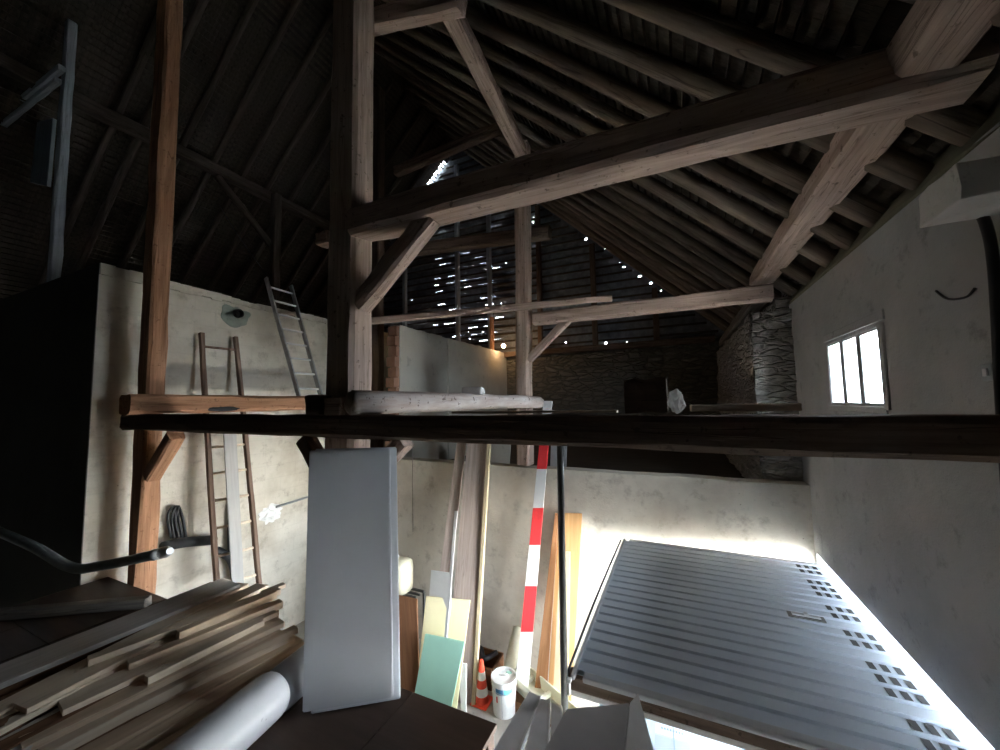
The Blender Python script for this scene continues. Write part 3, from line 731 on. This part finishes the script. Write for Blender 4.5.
# ------------------------------------------------------------------ ladders and wall fittings
ld = empty('wooden_ladder', V(-4.9, 3.0, GZ), 'dark wooden ladder with round rungs leaning on the cream wall left of the white panel', 'ladder')
top_l, bot_l = PX(201, 333, -5.6), PY(216, 570, 2.80)
top_r, bot_r = PX(235, 337, -5.6), PY(259, 577, 3.20)
def ext(a, b, z):
    t = (z + E - a.z) / (b.z - a.z); return a + (b - a) * t
bl_, br_ = ext(top_l, bot_l, GZ + .005), ext(top_r, bot_r, GZ + .005)
for a, b in ((bl_, top_l), (br_, top_r)):
    timber('stile', a, b, .05, .062, 'ladder_wood', None, None, parent=ld, jit=.003, upv=Vector((1, 0, 0)), wander=.006)
z = .80
k = 0
while z > GZ + .3:
    if k != 1:
        a, b = ext(top_l, bot_l, z), ext(top_r, bot_r, z)
        bm = bmesh.new(); tube_bm(bm, [Vector((0, 0, 0)), (b - a) * .5, (b - a)], .016, 8)
        link('rung', bm, 'lumber_pale' if k > 1 else 'ladder_wood', ld, Matrix.Translation(a), smooth=True)
    z -= .325; k += 1
al = empty('aluminium_ladder', PX(311, 394, -4.83), 'grey metal ladder standing on the orange timber, leaning over the wall top', 'ladder')
fa, fb = PX(299, 394, -4.83), PX(321, 394, -4.83)
fa.z = fb.z = .138 + E
ta, tb = PX(266, 278, -5.72), PX(291, 286, -5.72)
for a, b in ((fa, ta), (fb, tb)):
    timber('stile', a, b, .028, .07, 'alu', None, None, parent=al, jit=.0, ch=.1, upv=Vector((1, 0, 0)))
for t in [.06 + .123 * i for i in range(8)]:
    a, b = fa.lerp(ta, t), fb.lerp(tb, t)
    bm = bmesh.new(); tube_bm(bm, [Vector((0, 0, 0)), b - a], .016, 8); link('rung', bm, 'alu_edge', al, Matrix.Translation(a), smooth=True)
a0 = PX(224, 436, -5.2); b0 = PX(239, 436, -5.2)
quad_board('white_board', PX(232.5, 590, -4.86) , PX(244.5, 590, -4.86), PX(236.5, 425, -5.12), PX(223.5, 425, -5.12), .02, 'grey_board', 'narrow whitish board standing up against the wooden ladder rungs', 'board')
# pipe stub in green mortar
p = PX(235, 316, XA)
bm = blob_bm(1, .025, .2, .15, .35, 4, 1.6, 2)
pm = tag(link('mortar_patch', bm, 'mortar_green', None, Matrix.Translation(p)), 'greenish mortar patch round a dark pipe stub high on the cream wall', 'patch')
p2 = PX(236, 314, XA)
bm = bmesh.new(); lathe_bm(bm, [(.06, -.05), (.06, .09), (.045, .09), (.045, .03)], 16, 'X')
bmesh.ops.create_circle(bm, cap_ends=True, segments=16, radius=.046, matrix=Matrix.Translation((.03, 0, 0)) @ Matrix.Rotation(math.pi / 2, 4, 'Y'))
link('pipe_stub', bm, 'black', pm, Matrix.Translation(p2), smooth=False)
p = PX(270, 514, XA)
bm = blob_bm(1, .022, .17, .125, .55, 4, 2.2, 8)
tag(link('plaster_splash', bm, 'mortar_white', None, Matrix.Translation(p)), 'bright white plaster patch on the cream wall just left of the white panel', 'patch')
tube('wall_conduit', [PX(276, 507, XA + .02), PX(292, 502, XA + .02), PX(330, 490, XA + .02)], .018, 'hose_grey', 'thin grey conduit running along the wall out of the white plaster patch', 'conduit', n=2)
# grey waste pipe crossing the left post
gp = tube('waste_pipe', [PY(-30, 520, 1.55), PY(30, 545, 1.6), PY(70, 567, 1.68), PY(100, 566, 1.75), PY(158, 554, 1.9)], .045, 'hose_grey', 'grey bent pipe sloping across the foot of the reddish left post', 'pipe', n=10, k=14)
o0 = PY(153, 555, 1.9); bm = bmesh.new(); tube_bm(bm, [Vector((0, 0, 0)), PY(166, 552, 1.95) - o0, PY(170, 551, 1.95) - o0], .052, 14, True, [.052, .052, .03]); link('coupling', bm, 'steel', gp, Matrix.Translation(o0), smooth=False)
tube('lagged_pipe', [PX(163, 547, -5.45), PX(180, 543, -5.5), PX(200, 541, -5.55), PX(214, 540, -5.58)], .06, 'black', 'thick black lagged pipe along the wall between the post and the wooden ladder', 'pipe', n=4, k=12)
bm = bmesh.new(); o0 = PX(176, 520, -5.6)
for dx in (-4, 0, 4):
    tube_bm(bm, smooth_path([PX(174 + dx * .6, 538, -5.6) - o0, PX(172 + dx, 520, -5.6) - o0, PX(174 + dx, 510, -5.6) - o0, PX(177 + dx * .5, 507, -5.62) - o0, PX(179 + dx, 520, -5.58) - o0, PX(183 + dx * .8, 540, -5.55) - o0], 5), .016, 7)
tag(link('black_hose', bm, 'black', None, Matrix.Translation(o0), smooth=True), 'bunched black hose hung on the wall above the lagged pipe', 'hose')
tube('drain_pipe', [PX(216, 550, -5.62), PX(224, 554, -5.58), PX(232, 562, -5.55), PX(236, 582, -5.55)], .05, 'black', 'black bent drain pipe on the wall low behind the wooden ladder', 'pipe', n=6, k=12)
tube('black_hose', [PX(233, 500, -5.62), PX(231, 530, -5.6), PX(232, 560, -5.6)], .045, 'black', 'black vertical hose on the wall behind the whitish ladder board', 'hose', n=4)
tube('slack_wire', [PY(190, 150, 4.9), PY(225, 215, 4.6), PX(268, 277, -5.7)], .006, 'black', 'thin dark wire from the roof down to the metal ladder', 'wire', n=6, k=5)

# ------------------------------------------------------------------ white panels and lumber on the platform
# solve the panel: bottom on the platform, same width at the top
bl, br = PZ(302, 720, PZF), PZ(400, 703, PZF)
wv = br - bl
r1, r2 = ray(309, 449), ray(396, 447)
# r2*t2 - r1*t1 = wv (horizontal components)
det = r2.x * (-r1.y) - r2.y * (-r1.x)
t2 = (wv.x * (-r1.y) - wv.y * (-r1.x)) / det; t1 = (r2.x * wv.y - r2.y * wv.x) / det
tl, tr_ = up(r1 * t1), up(r2 * t2)
zt = (tl.z + tr_.z) / 2
PANEL_DBG = (bl, br, tl, tr_)
d = (bl - br).cross(tl - bl).normalized()
if d.dot(bl - Vector((0, 0, E))) < 0: d = -d
ex = (br - bl); et = (tr_ - tl); lift = (tl - bl) * .022
ws = quad_board('white_sheet', bl + ex * .07 + d * .03, br + d * .03 + ex * .0, tr_ + d * .03 + et * .0, tl + et * .05 + d * .03, .035, 'white_panel_edge', 'tall blue-white panel leaning on the long dark tie at the centre', 'panel', bev=.006)
quad_board('raised_face', bl + lift, br - ex * .075 + lift, tr_ - et * .075 - lift * .3, tl - lift * .3, .029, 'white_panel', parent=ws, bev=.006)

def plank(far, near, zc, w, t, mat, label, group='sawn boards piled on the platform', cat='board', **kw):
    """a board lying on the pile: far and near end pixel of the middle of its top, zc = height of that top (eye based)"""
    a, b = PZ(*far, zc), PZ(*near, zc)
    dd = Vector((0, 0, -t / 2))
    return timber('sawn_board', a + dd, b + dd, w, t, mat, label, cat, group, jit=.0012, ch=.06, **kw)
# heights of the layers (top faces)
plank((231, 581), (-40, 690), -1.46, .26, .03, 'lumber_grey', 'widest grey board, along the far top edge of the pile')
plank((243, 583), (-30, 722), -1.485, .12, .028, 'lumber_pale', 'pale board with a bright edge beside the widest grey board')
plank((262, 584), (20, 706), -1.475, .13, .03, 'lumber_pale', 'wide pale board on top of the pile behind the short orange batten')
plank((279, 588), (88, 658), -1.44, .07, .04, 'lumber_pale', 'narrow pale batten on top with its dark near end in the middle of the pile')
plank((275, 590.5), (178, 631), -1.43, .055, .055, 'lumber_orange', 'short orange batten lying topmost at the far end of the pile')
plank((281, 600), (128, 662), -1.475, .07, .05, 'lumber_orange', 'orange-brown batten next in front of the short topmost batten')
plank((273, 609), (60, 704), -1.51, .15, .03, 'lumber_pale', 'wide pale board running under the battens to the dark near block')
plank((262, 619), (146, 676), -1.5, .06, .05, 'lumber_pale', 'short pale batten with a dark near end in the middle front of the pile')
plank((280, 619), (20, 742), -1.54, .13, .035, 'lumber_orange', 'long orange-brown board under the short pale batten')
plank((279, 629), (40, 752), -1.60, .08, .05, 'lumber_pale', 'long pale beam-like board above the dark gap in the pile')
plank((20, 712), (-40, 738), -1.50, .14, .045, 'lumber_brown', 'dark offcut board at the near left end of the pile')
plank((292, 633), (136, 706), -1.655, .08, .035, 'lumber_pale', 'pale board in front of the dark gap, ending short of the near side')
plank((298, 637), (60, 766), -1.69, .12, .04, 'lumber_orange', 'long orange board low in front of the dark gap')
plank((304, 642), (110, 758), -1.70, .09, .045, 'lumber_orange', 'long orange board second from the front of the pile')
plank((303, 652), (150, 752), -1.74, .10, .04, 'lumber_pale', 'pale board along the front foot of the pile')
plank((270, 668), (165, 740), -1.77, .08, .028, 'lumber_brown', 'brown board lying on the platform against the white tube')
plank((250, 592), (-60, 752), -1.50, .16, .03, 'lumber_pale', 'wide pale board across the near left corner of the pile')
plank((268, 600), (-20, 762), -1.545, .2, .028, 'lumber_grey', 'broad greyish board under the top boards at the near left')
plank((296, 626), (175, 682), -1.60, .06, .04, 'lumber_orange', 'short orange stick sticking out of the right end of the pile')
plank((284, 583), (262, 592), -1.44, .05, .03, 'lumber_pale', 'little pale stick at the far right tip of the pile')
# hidden lower layer carries the pile
for i, (x, w) in enumerate(((-3.62, .3), (-3.2, .3), (-2.9, .14))):
    timber('pile_bearer', V(x, 2.0, -1.65), V(x, .1, -1.65), w, .29 if i < 2 else .22, 'lumber_brown', ['dark bearer baulk low under the far side of the pile', 'dark bearer baulk low under the middle of the pile', 'dark bearer baulk in the gap at the front of the pile'][i], 'baulk', 'baulks under the board pile', jit=.002)
timber('floor_timber', PZ(-30, 617, PZF + .05) , PZ(148, 602, PZF + .04), .09, .08, 'oak_grey', 'old grey timber lying on the platform along the dark wall at far left', 'timber', jit=.006)
# white tube
ta_, tb_ = PZ(216, 742, -1.67), PZ(269, 697, -1.67)
ax = (tb_ - ta_).normalized()
p0 = ta_ - ax * .5; p1 = tb_ + ax * .05; rad = .128
bm = bmesh.new()
Lt = (p1 - p0).length
pts = [0, Lt * .3, Lt * .6, Lt - .1, Lt - .05, Lt - .02, Lt - .005, Lt]; rs = [rad, rad, rad, rad, rad * .985, rad * .93, rad * .84, rad * .72]
tube_bm(bm, [Vector((x, 0, 0)) for x in pts], rad, 28, True, rs)
mwt = frame(p0, p1); mwt.translation.z = PZF + rad + .002 + E
tb = tag(link('plastic_tube', bm, 'pvc', None, mwt, smooth=True), 'thick white plastic tube with a rounded end lying in front of the pile', 'tube')
bm = bmesh.new(); add_box(bm, 0, Lt - .06, -.0025, .0025, -.002, .003); link('seam', bm, 'white', tb, mwt @ Matrix.Rotation(-.72, 4, 'X') @ Matrix.Translation((0, 0, rad)))
bm = bmesh.new(); tube_bm(bm, [Vector((x, 0, 0)) for x in (0, .2, .4, .52)], .118, 24)
mwq = frame(p1 + ax * .012, p1 + ax * .6); mwq.translation.z = PZF + .12 + E
t2_ = tag(link('plastic_tube', bm, 'pvc', None, mwq, smooth=True), 'second white tube beyond the rounded one, half hidden behind the tall panel', 'tube')
bm = bmesh.new(); add_box(bm, .01, .5, -.0025, .0025, -.002, .003); link('seam', bm, 'white', t2_, mwq @ Matrix.Rotation(-.72, 4, 'X') @ Matrix.Translation((0, 0, .118)))
# near the right edge of the platform: metal profiles and a grey box
def profile(fl, fr, nl, nr, z, mat, label):
    a, b, c, dd = PZ(*fl, z), PZ(*fr, z), PZ(*nr, z), PZ(*nl, z)
    o = quad_board('metal_profile', dd, c, b, a, .03, mat, label, 'profile', 'metal profiles on the platform edge', bev=.003)
    return o, a, b, c, dd
prf = []
for k, (fl, fr, nl, nr, mt, ed, lab) in enumerate((((529, 691), (541, 696), (484, 765), (514, 765), 'profile_grey', 'alu_edge', 'leftmost grey metal profile beside the paint bucket'),
                                              ((537, 697), (550, 700), (522, 765), (548, 765), 'profile_grey', 'alu_edge', 'middle grey metal profile of the three beside the grey box'),
                                              ((551, 702), (561, 706), (551, 740), (565, 740), 'alu_edge', 'white', 'rightmost pale metal profile against the grey box'))):
    zz = -1.74
    o, a, b, c, dd = profile(fl, fr, nl, nr, zz, mt, lab)
    # raised lip along the right edge
    bm = bmesh.new(); e0 = b; L = (c - b).length; add_box(bm, 0, L, -.007, .004, -.028, .005, .002)
    link('lip', bm, ed, o, frame(b, c))
bm = bmesh.new()
zb = -1.43
A, B = PZ(566, 708, zb), PZ(630, 702, zb); C_, D_ = PZ(623, 770, zb), PZ(533, 770, zb)
fl_ = [A, B, C_, D_]
lowz = PZF + E + .002
top_v = [bm.verts.new(p) for p in fl_]
low_v = [bm.verts.new(Vector((p.x, p.y if i > 1 else min(p.y, 1.49), lowz))) for i, p in enumerate(fl_)]
bm.faces.new(top_v); bm.faces.new(list(reversed(low_v)))
for i in range(4): bm.faces.new((top_v[i], top_v[(i + 1) % 4], low_v[(i + 1) % 4], low_v[i]))
bmesh.ops.bevel(bm, geom=list(bm.edges), offset=.006, segments=2, affect='EDGES')
bx = tag(link('cardboard_box', bm, 'box_grey', None, Matrix()), 'dark grey box with a side flap at the bottom edge, right of the profiles', 'box')
f0, f1 = PZ(637, 698, zb - .03), PZ(658, 765, zb - .03)
quad_board('box_flap', PZ(624, 765, zb), f1, f0, PZ(630, 703, zb), .006, 'box_grey', parent=bx, bev=0)

# ------------------------------------------------------------------ things on the lower floor, against the low wall
YL = YB - .03
def lean(name, b_l, b_r, t_r, t_l, ytop, thick, mat, label, cat='board', group=None, ybot=None, **kw):
    f = (lambda p: PZ(*p, GZ + .004)) if ybot is None else (lambda p: PY(*p, ybot))
    return quad_board(name, f(b_l), f(b_r), PY(*t_r, ytop), PY(*t_l, ytop), thick, mat, label, cat, group, **kw)
lean('leaning_board', (444, 700), (470, 705), (488, 432), (468, 432), YL - .08, .03, 'board_weathered', 'wide weathered grey-brown board leaning on the low wall right of the white panel')
lean('leaning_board', (471, 706), (474.5, 707), (490.5, 432), (487.5, 432), YL - .10, .05, 'board_cream', 'narrow pale board edge against the right side of the wide weathered board')
lean('leaning_board', (424, 692), (436, 694), (466, 432), (458, 432), YL - .03, .05, 'board_weathered', 'narrow knotty board leaning just left of the wide weathered board')
lean('white_strip', (443.3, 645), (446.3, 645.5), (457.5, 511), (454.5, 511), 3.98, .012, 'white', 'thin white strip leaning across the front of the pale boards', 'strip', ybot=3.80)
lean('white_sheet', (424, 660), (448, 664), (452, 573), (431, 570), 4.12, .012, 'white', 'small white sheet behind the cream panel', 'panel', ybot=3.95)
lean('cream_sheet', (413, 715), (455, 722), (467, 602), (426, 596), 4.02, .02, 'cream_panel', 'cream panel standing behind the green one', 'panel')
lean('green_sheet', (409, 724), (446, 732), (462, 645), (425, 634), 3.75, .022, 'green_panel', 'mint green panel standing in front of the cream panel', 'panel')
lean('brown_board', (392, 720), (420, 726), (414, 600), (385, 592), 3.82, .025, 'ply_brown', 'dark brown wooden board between the white panel and the green panel', 'panel')
lean('white_batten', (462, 720), (466, 721), (466, 664), (457, 662), 4.0, .02, 'white', 'short white slat beside the green panel', 'slat')
# cream canister on a dark rack
p = PZ(399, 640, GZ)
bm = bmesh.new()
add_box(bm, -.2, .19, -.14, .14, 0, .45, .11)
cn = tag(link('plastic_canister', bm, 'cream', None, Matrix.Translation(PX(398, 592, -3.55) ), smooth=True), 'cream plastic canister on the dark rack just right of the white panel', 'canister')
cz = cn.matrix_basis.translation.copy()
bm = bmesh.new(); tube_bm(bm, [Vector((-.02, 0, .44)), Vector((-.02, 0, .48))], .03, 14); link('screw_cap', bm, 'white', cn, Matrix.Translation(cz))
rk = empty('storage_rack', Vector((cz.x, cz.y, E + GZ)), 'dark metal rack under the cream canister', 'rack')
bm = bmesh.new()
h = cz.z - (E + GZ)
for k in range(5): add_box(bm, -.3, .3, -.2 + k * .09, -.17 + k * .09, h - .03, h - .003, .003)
link('rack_top', bm, 'black_steel', rk, Matrix.Translation((cz.x, cz.y, 0)))
for (sx, sy) in ((-1, -1), (1, -1), (-1, 1), (1, 1)):
    bm = bmesh.new(); add_box(bm, sx * .29 - .015, sx * .29 + .015, sy * .19 - .015, sy * .19 + .015, 0, h - .03, .003); link('leg', bm, 'black_steel', rk, Matrix.Translation((cz.x, cz.y, 0)))
# red and white barrier board
a_l, a_r = (514, 700), (527, 702); c_l, c_r = (543.5, 401), (552, 401)
bl, br, tr_, tl = PZ(*a_l, GZ + .004), PZ(*a_r, GZ + .004), PY(*c_r, YL - .06), PY(*c_l, YL - .06)
bar = empty('barrier_board', bl, 'red and white striped barrier board leaning on the low wall', 'barrier')
segs = [(700, 632, 'white'), (632, 586, 'red'), (586, 545, 'white'), (545, 508, 'red'), (508, 469, 'white'), (469, 436, 'red'), (436, 401, 'white')]
def edge_pt(y, side):
    # parameter along the board whose projection lands on image row y
    lo, hi = 0., 1.
    A_, B_ = (bl, tl) if side == 0 else (br, tr_)
    for _ in range(40):
        mid = (lo + hi) / 2; q = A_.lerp(B_, mid) - Vector((0, 0, E))
        yy = 375 - F * q.dot(UPV) / q.dot(FWD)
        if yy > y: lo = mid
        else: hi = mid
    return A_.lerp(B_, lo)
for k, (y0, y1, mt) in enumerate(segs):
    q = [edge_pt(y0, 0) if k else bl, edge_pt(y0, 1) if k else br, edge_pt(y1, 1) if k < 6 else tr_, edge_pt(y1, 0) if k < 6 else tl]
    o = quad_board('stripe', q[0], q[1], q[2], q[3], .028, mt, parent=bar, bev=0)
    o['label'] = 'red stripe' if mt == 'red' else 'white stripe'
# pine boards
lean('pine_board', (547, 704), (571, 708), (582, 514), (559, 513), YL - .04, .03, 'board_pine', 'wide orange pine board leaning on the low wall behind the dark steel pole')
lean('pine_board', (533, 702), (546, 704), (558.5, 514), (555, 513), YL - .1, .035, 'redwood', 'reddish brown board edge on the left of the wide pine board')
lean('cream_board', (552, 712), (568, 716), (570, 552), (560, 552), YL - .25, .022, 'board_cream', 'narrow pale board standing in front of the wide pine board')
# cream cardboard tube
tube('cardboard_tube', [PZ(503, 694, GZ + .08), PY(519, 628, 4.72)], .075, 'trough', 'beige tube leaning on the low wall left of the barrier board', 'tube', n=0, k=18)
# wooden crate and dark clutter behind the cone
pc = PZ(476, 682, GZ)
cr = empty('wooden_crate', pc, 'dark brown wooden crate behind the traffic cone', 'crate')
for s in (-1, 1):
    bm = bmesh.new(); add_box(bm, -.25, .25, s * .17 - .012, s * .17 + .012, 0, .24, .003); link('side_panel', bm, 'ply_brown', cr, Matrix.Translation(pc + Vector((0, .12, 0))))
    bm = bmesh.new(); add_box(bm, s * .25 - .012, s * .25 + .012, -.155, .155, 0, .24, .003); link('end_panel', bm, 'ply_brown', cr, Matrix.Translation(pc + Vector((0, .12, 0))))
bm = bmesh.new(); add_box(bm, -.235, .235, -.155, .155, .002, .02); link('crate_bottom', bm, 'ply_brown', cr, Matrix.Translation(pc + Vector((0, .12, 0))))
tube('rubber_hose', [pc + Vector((-.2, .1, .27)), pc + Vector((-.05, .2, .29)), pc + Vector((.1, .05, .28)), pc + Vector((.2, .2, .29))], .03, 'black', 'short black hose lying across the dark brown crate', 'hose')
# traffic cone
pk = PZ(482, 702, GZ)
cone = empty('traffic_cone', pk, 'small orange and white traffic cone on the lower floor', 'cone')
bm = bmesh.new(); add_box(bm, -.105, .105, -.105, .105, 0, .02, .008); link('cone_base', bm, 'orange_red', cone, Matrix.Translation(pk))
Hc = .47
stops = [(0.03, .24, 'orange_red'), (.24, .42, 'white'), (.42, .63, 'orange_red'), (.63, .82, 'white'), (.82, 1., 'orange_red')]
stops = [(.04, .2, 'orange_red'), (.2, .38, 'white'), (.38, .56, 'orange_red'), (.56, .74, 'white'), (.74, 1.0, 'orange_red')]
for a, b, mt in stops:
    bm = bmesh.new(); ra, rb = .085 - .064 * a, .085 - .064 * b
    tube_bm(bm, [Vector((0, 0, a * Hc)), Vector((0, 0, b * Hc))], .1, 24, True, [ra, rb])
    o = link('cone_band', bm, mt, cone, Matrix.Translation(pk), smooth=False); o['label'] = 'white reflective band' if mt == 'white' else 'orange band'
# paint bucket
pb = PZ(504.5, 711, GZ)
bk = empty('paint_bucket', pb, 'white paint bucket with a blue printed band on the lower floor', 'bucket')
H = .38; rb_, rt_ = .128, .14
bm = bmesh.new()
tube_bm(bm, [Vector((0, 0, z)) for z in (0, .01, H * .5, H - .02)], .1, 32, True, [rb_ - .006, rb_, (rb_ + rt_) / 2, rt_ - .001])
link('bucket_body', bm, 'white', bk, Matrix.Translation(pb), smooth=False)
bm = bmesh.new(); lathe_bm(bm, [(rt_, H - .03), (rt_ + .008, H - .028), (rt_ + .008, H + .006), (rt_ - .008, H + .006), (rt_ - .008, H - .019)]); link('bucket_rim', bm, 'alu_edge', bk, Matrix.Translation(pb), smooth=False)
to_eye = math.atan2(-pb.y, -pb.x)
def arc_print(z0, z1, a0, a1, mt, name, rr=.0015):
    bm = bmesh.new(); n = 10
    for s in range(n):
        aa, bb = to_eye + a0 + (a1 - a0) * s / n, to_eye + a0 + (a1 - a0) * (s + 1) / n
        R0 = rb_ + (rt_ - rb_) * z0 / H + rr; R1 = rb_ + (rt_ - rb_) * z1 / H + rr
        bm.faces.new([bm.verts.new((math.cos(t) * r, math.sin(t) * r, z)) for t, r, z in ((aa, R0, z0), (bb, R0, z0), (bb, R1, z1), (aa, R1, z1))])
    return link(name, bm, mt, bk, Matrix.Translation(pb))
arc_print(.26, .32, -.75, -.1, 'print_blue', 'printed_band'); arc_print(.26, .32, -.05, .75, 'print_teal', 'printed_band')
arc_print(.17, .235, -.72, -.58, 'red', 'printed_mark'); arc_print(.02, .27, -.22, -.19, 'print_dark', 'printed_line', .002)
bm = bmesh.new(); tube_bm(bm, smooth_path([Vector((math.cos(to_eye + s * 1.5) * .147, math.sin(to_eye + s * 1.5) * .147, H - .05)) if abs(s) == 1 else Vector((math.cos(to_eye + s * 1.5) * .155, math.sin(to_eye + s * 1.5) * .155, H - .05 - .05 * (1 - s * s))) for s in (-1, -.5, 0, .5, 1)], 5), .003, 6); link('handle', bm, 'steel', bk, Matrix.Translation(pb), smooth=True)
tube('stir_stick', [pb + Vector((-.08, .03, H - .03)), pb + Vector((.04, .0, H + .02))], .012, 'white', 'pale stirring stick lying in the open paint bucket', 'stick', n=0)
bm = blob_bm(.03, 1.3, 1, .5, .3, 2); tag(link('green_rag', bm, 'green_panel', None, Matrix.Translation(pb + Vector((.02, .1, H - .025)))), 'bit of green rag at the far rim of the paint bucket', 'rag')
# beige trough
za = -3.22
ta0, ta1 = PZ(519, 668, za), PZ(572, 716, za)
bm = bmesh.new(); L = (ta1 - ta0).length
for sgn in (-1, 1): add_box(bm, 0, L, sgn * .12 - .008, sgn * .12 + .008, -.14, .0, .003)
add_box(bm, 0, L, -.112, .112, -.14, -.128)
for x in (0, L): add_box(bm, x - .008, x + .008, -.112, .112, -.128, 0, .003)
tr0 = tag(link('plastic_trough', bm, 'trough', None, frame(ta0, ta1)), 'beige open trough lying behind the paint bucket and the profiles', 'trough')
for x in (.15, .5): 
    bm = bmesh.new(); add_box(bm, L * x - .02, L * x + .02, -.108, .108, -.1, -.06, .004); link('divider', bm, 'trough', tr0, frame(ta0, ta1))
box_obj('plinth', ta0.x - .1, ta1.x - .1, min(ta0.y, ta1.y) + .12, max(ta0.y, ta1.y) - .12, GZ, za - .145, 'ply_brown')
tag(bpy.data.objects['plinth'], 'low brown box carrying the beige trough', 'box'); bpy.data.objects['plinth'].name = 'storage_box'
# bright wrapped pack under the door
PT = -2.55
pk0 = tag(box_obj('wrapped_pack', -.72, 1.0, 2.42, 3.75, GZ, PT, 'pack_white', .02), 'bright white wrapped pack on the floor under the garage door', 'pack')
def on_pack(name, quad, mt, h=.002, label=None):
    q = [PZ(*p, PT + h) for p in quad]
    o = quad_board(name, *q, .0015, mt, parent=pk0, bev=0)
    return o
on_pack('printed_label', ((655, 733), (690, 743), (692, 724), (656, 716)), 'pack_label')
on_pack('printed_sheet', ((652, 775), (700, 785), (690, 744), (655, 734)), 'pack_blue')
on_pack('fold_line', ((674.5, 760), (676, 760), (673.2, 719), (672, 719)), 'print_dark', .004)
x = 661.
for k in range(8):
    yy = 728.2 + (x - 661) * .29
    on_pack('letter', ((x, yy), (x + 1.9, yy + .5), (x + 1.9, yy - 1.4), (x, yy - 1.9)), 'print_dark', .005)
    x += 2.9
bm = blob_bm(.05, 1.2, 1, .8, .3, 3); tag(link('black_lump', bm, 'black', None, Matrix.Translation(V(-.66, 3.66, PT + .03)), smooth=True), 'small black lump at the far left corner of the wrapped pack', 'lump')
# pale panels stored on the loft behind the low wall
def onloft(p): p.z = E - 1.097; return p
quad_board('pale_sheet', onloft(PY(487, 480, 5.5)), onloft(PY(509, 482, 5.5)), PY(511, 438, 5.5), PY(489, 436, 5.5), .02, 'plaster_loft', 'pale sheet standing on the loft behind the low wall', 'panel')
quad_board('pale_sheet', onloft(PY(550, 484, 5.45)), onloft(PY(566, 485, 5.45)), PY(567, 440, 5.45), PY(551, 438, 5.45), .02, 'plaster_grey', 'grey sheet standing on the loft behind the barrier board', 'panel')
# added glowing ball for a warm glow of unknown source, loft wall end
pl = PY(503.5, 346, 8.6)
bm = bmesh.new(); bmesh.ops.create_uvsphere(bm, u_segments=16, v_segments=10, radius=.05)
glow_ball = tag(link('added_glow_ball', bm, 'added_glow', None, Matrix.Translation(pl), smooth=True), 'small added ball of warm glow at the far end of the loft wall', 'glow')
bm = bmesh.new(); tube_bm(bm, [Vector((0, 0, .06)), Vector((0, 0, .14))], .03, 10); link('glow_ball_cap', bm, 'black', glow_ball, Matrix.Translation(pl))
timber('lit_stud', Vector((PY(492, 340, 8.85).x, 8.85, 1.32 + E)), Vector((PY(492, 340, 8.85).x, 8.85, 2.25 + E)), .1, .1, 'oak_red', 'warm-lit stud beside the added warm glow', 'stud', jit=.004, upv=Vector((0, 1, 0)))

# dim timbers and a panel with blue light put into their colour, far left
b0 = PY(56, 245, 2.0); b1 = PY(60, 35, 2.0)
timber('attic_post', Vector((b0.x, 2.0, 1.57 + E)), Vector((b0.x, 2.0, b1.z)), .12, .1, 'wood_blue_lit', 'bluish post in the dark attic corner at upper left', 'post', jit=.006, upv=Vector((0, 1, 0)))
timber('attic_rail', PY(-30, 142, 1.9), PY(62, 68, 1.85), .07, .07, 'wood_blue_lit', 'upper bluish rail slanting up to the attic post', 'rail', jit=.004)
timber('attic_rail', PY(-30, 152, 1.8), PY(58, 80, 1.75), .06, .06, 'wood_blue_lit', 'lower bluish rail slanting up to the attic post', 'rail', jit=.004)
timber('attic_brace', PY(5, 120, 1.95), PY(38, 40, 1.95), .09, .09, 'wood_blue_lit', 'bluish brace crossing behind the attic rails', 'brace', jit=.004)
quad_board('attic_board', PY(30, 182, 2.05), PY(47, 186, 2.05), PY(53, 118, 2.05), PY(37, 122, 2.05), .04, 'wood_blue_lit', 'bluish board fixed between the attic rail and post', 'board')

# ------------------------------------------------------------------ light
w = bpy.data.worlds.new('sky'); SC.world = w; w.use_nodes = True
bg = w.node_tree.nodes['Background']; bg.inputs[0].default_value = (.80, .90, 1.0, 1); bg.inputs[1].default_value = 10.5
sd = bpy.data.lights.new('sun', 'SUN'); sd.energy = 20; sd.angle = math.radians(1.5); sd.color = (1, .92, .8)
so = bpy.data.objects.new('sun', sd); COL.objects.link(so)
so.rotation_euler = Vector((-.03, -.75, -.66)).to_track_quat('-Z', 'Y').to_euler()
def portal(name, mw, sx, sy):
    d = bpy.data.lights.new(name, 'AREA'); d.shape = 'RECTANGLE'; d.size = sx; d.size_y = sy
    d.cycles.is_portal = True
    o = bpy.data.objects.new(name, d); COL.objects.link(o); o.matrix_basis = mw
q = Vector((-1, 0, 0)).to_track_quat('-Z', 'Y').to_matrix().to_4x4()
portal('window_daylight', Matrix.Translation(V(XC + .18, (WY0 + WY1) / 2, (WZ0 + WZ1) / 2)) @ q, .9, .55)
portal('garage_daylight', Matrix.Translation(V(XC + .19, (GY0 + GY1) / 2, (GZ + GZ1) / 2)) @ q, 2.6, 2.05)
ll = bpy.data.lights.new('added_glow_light', 'POINT'); ll.energy = .5; ll.color = (1, .62, .32); ll.shadow_soft_size = .06  # added point light for the warm glow
lo = bpy.data.objects.new('added_glow_light', ll); COL.objects.link(lo); lo.matrix_basis = Matrix.Translation(pl + Vector((.12, -.1, 0)))

vs_ = SC.view_settings
vs_.view_transform = 'Standard'; vs_.look = 'None'; vs_.gamma = 1; vs_.exposure = 2.8; vs_.use_curve_mapping = False
SC.cycles.max_bounces = 10; SC.cycles.diffuse_bounces = 8
SC.cycles.sample_clamp_indirect = 8
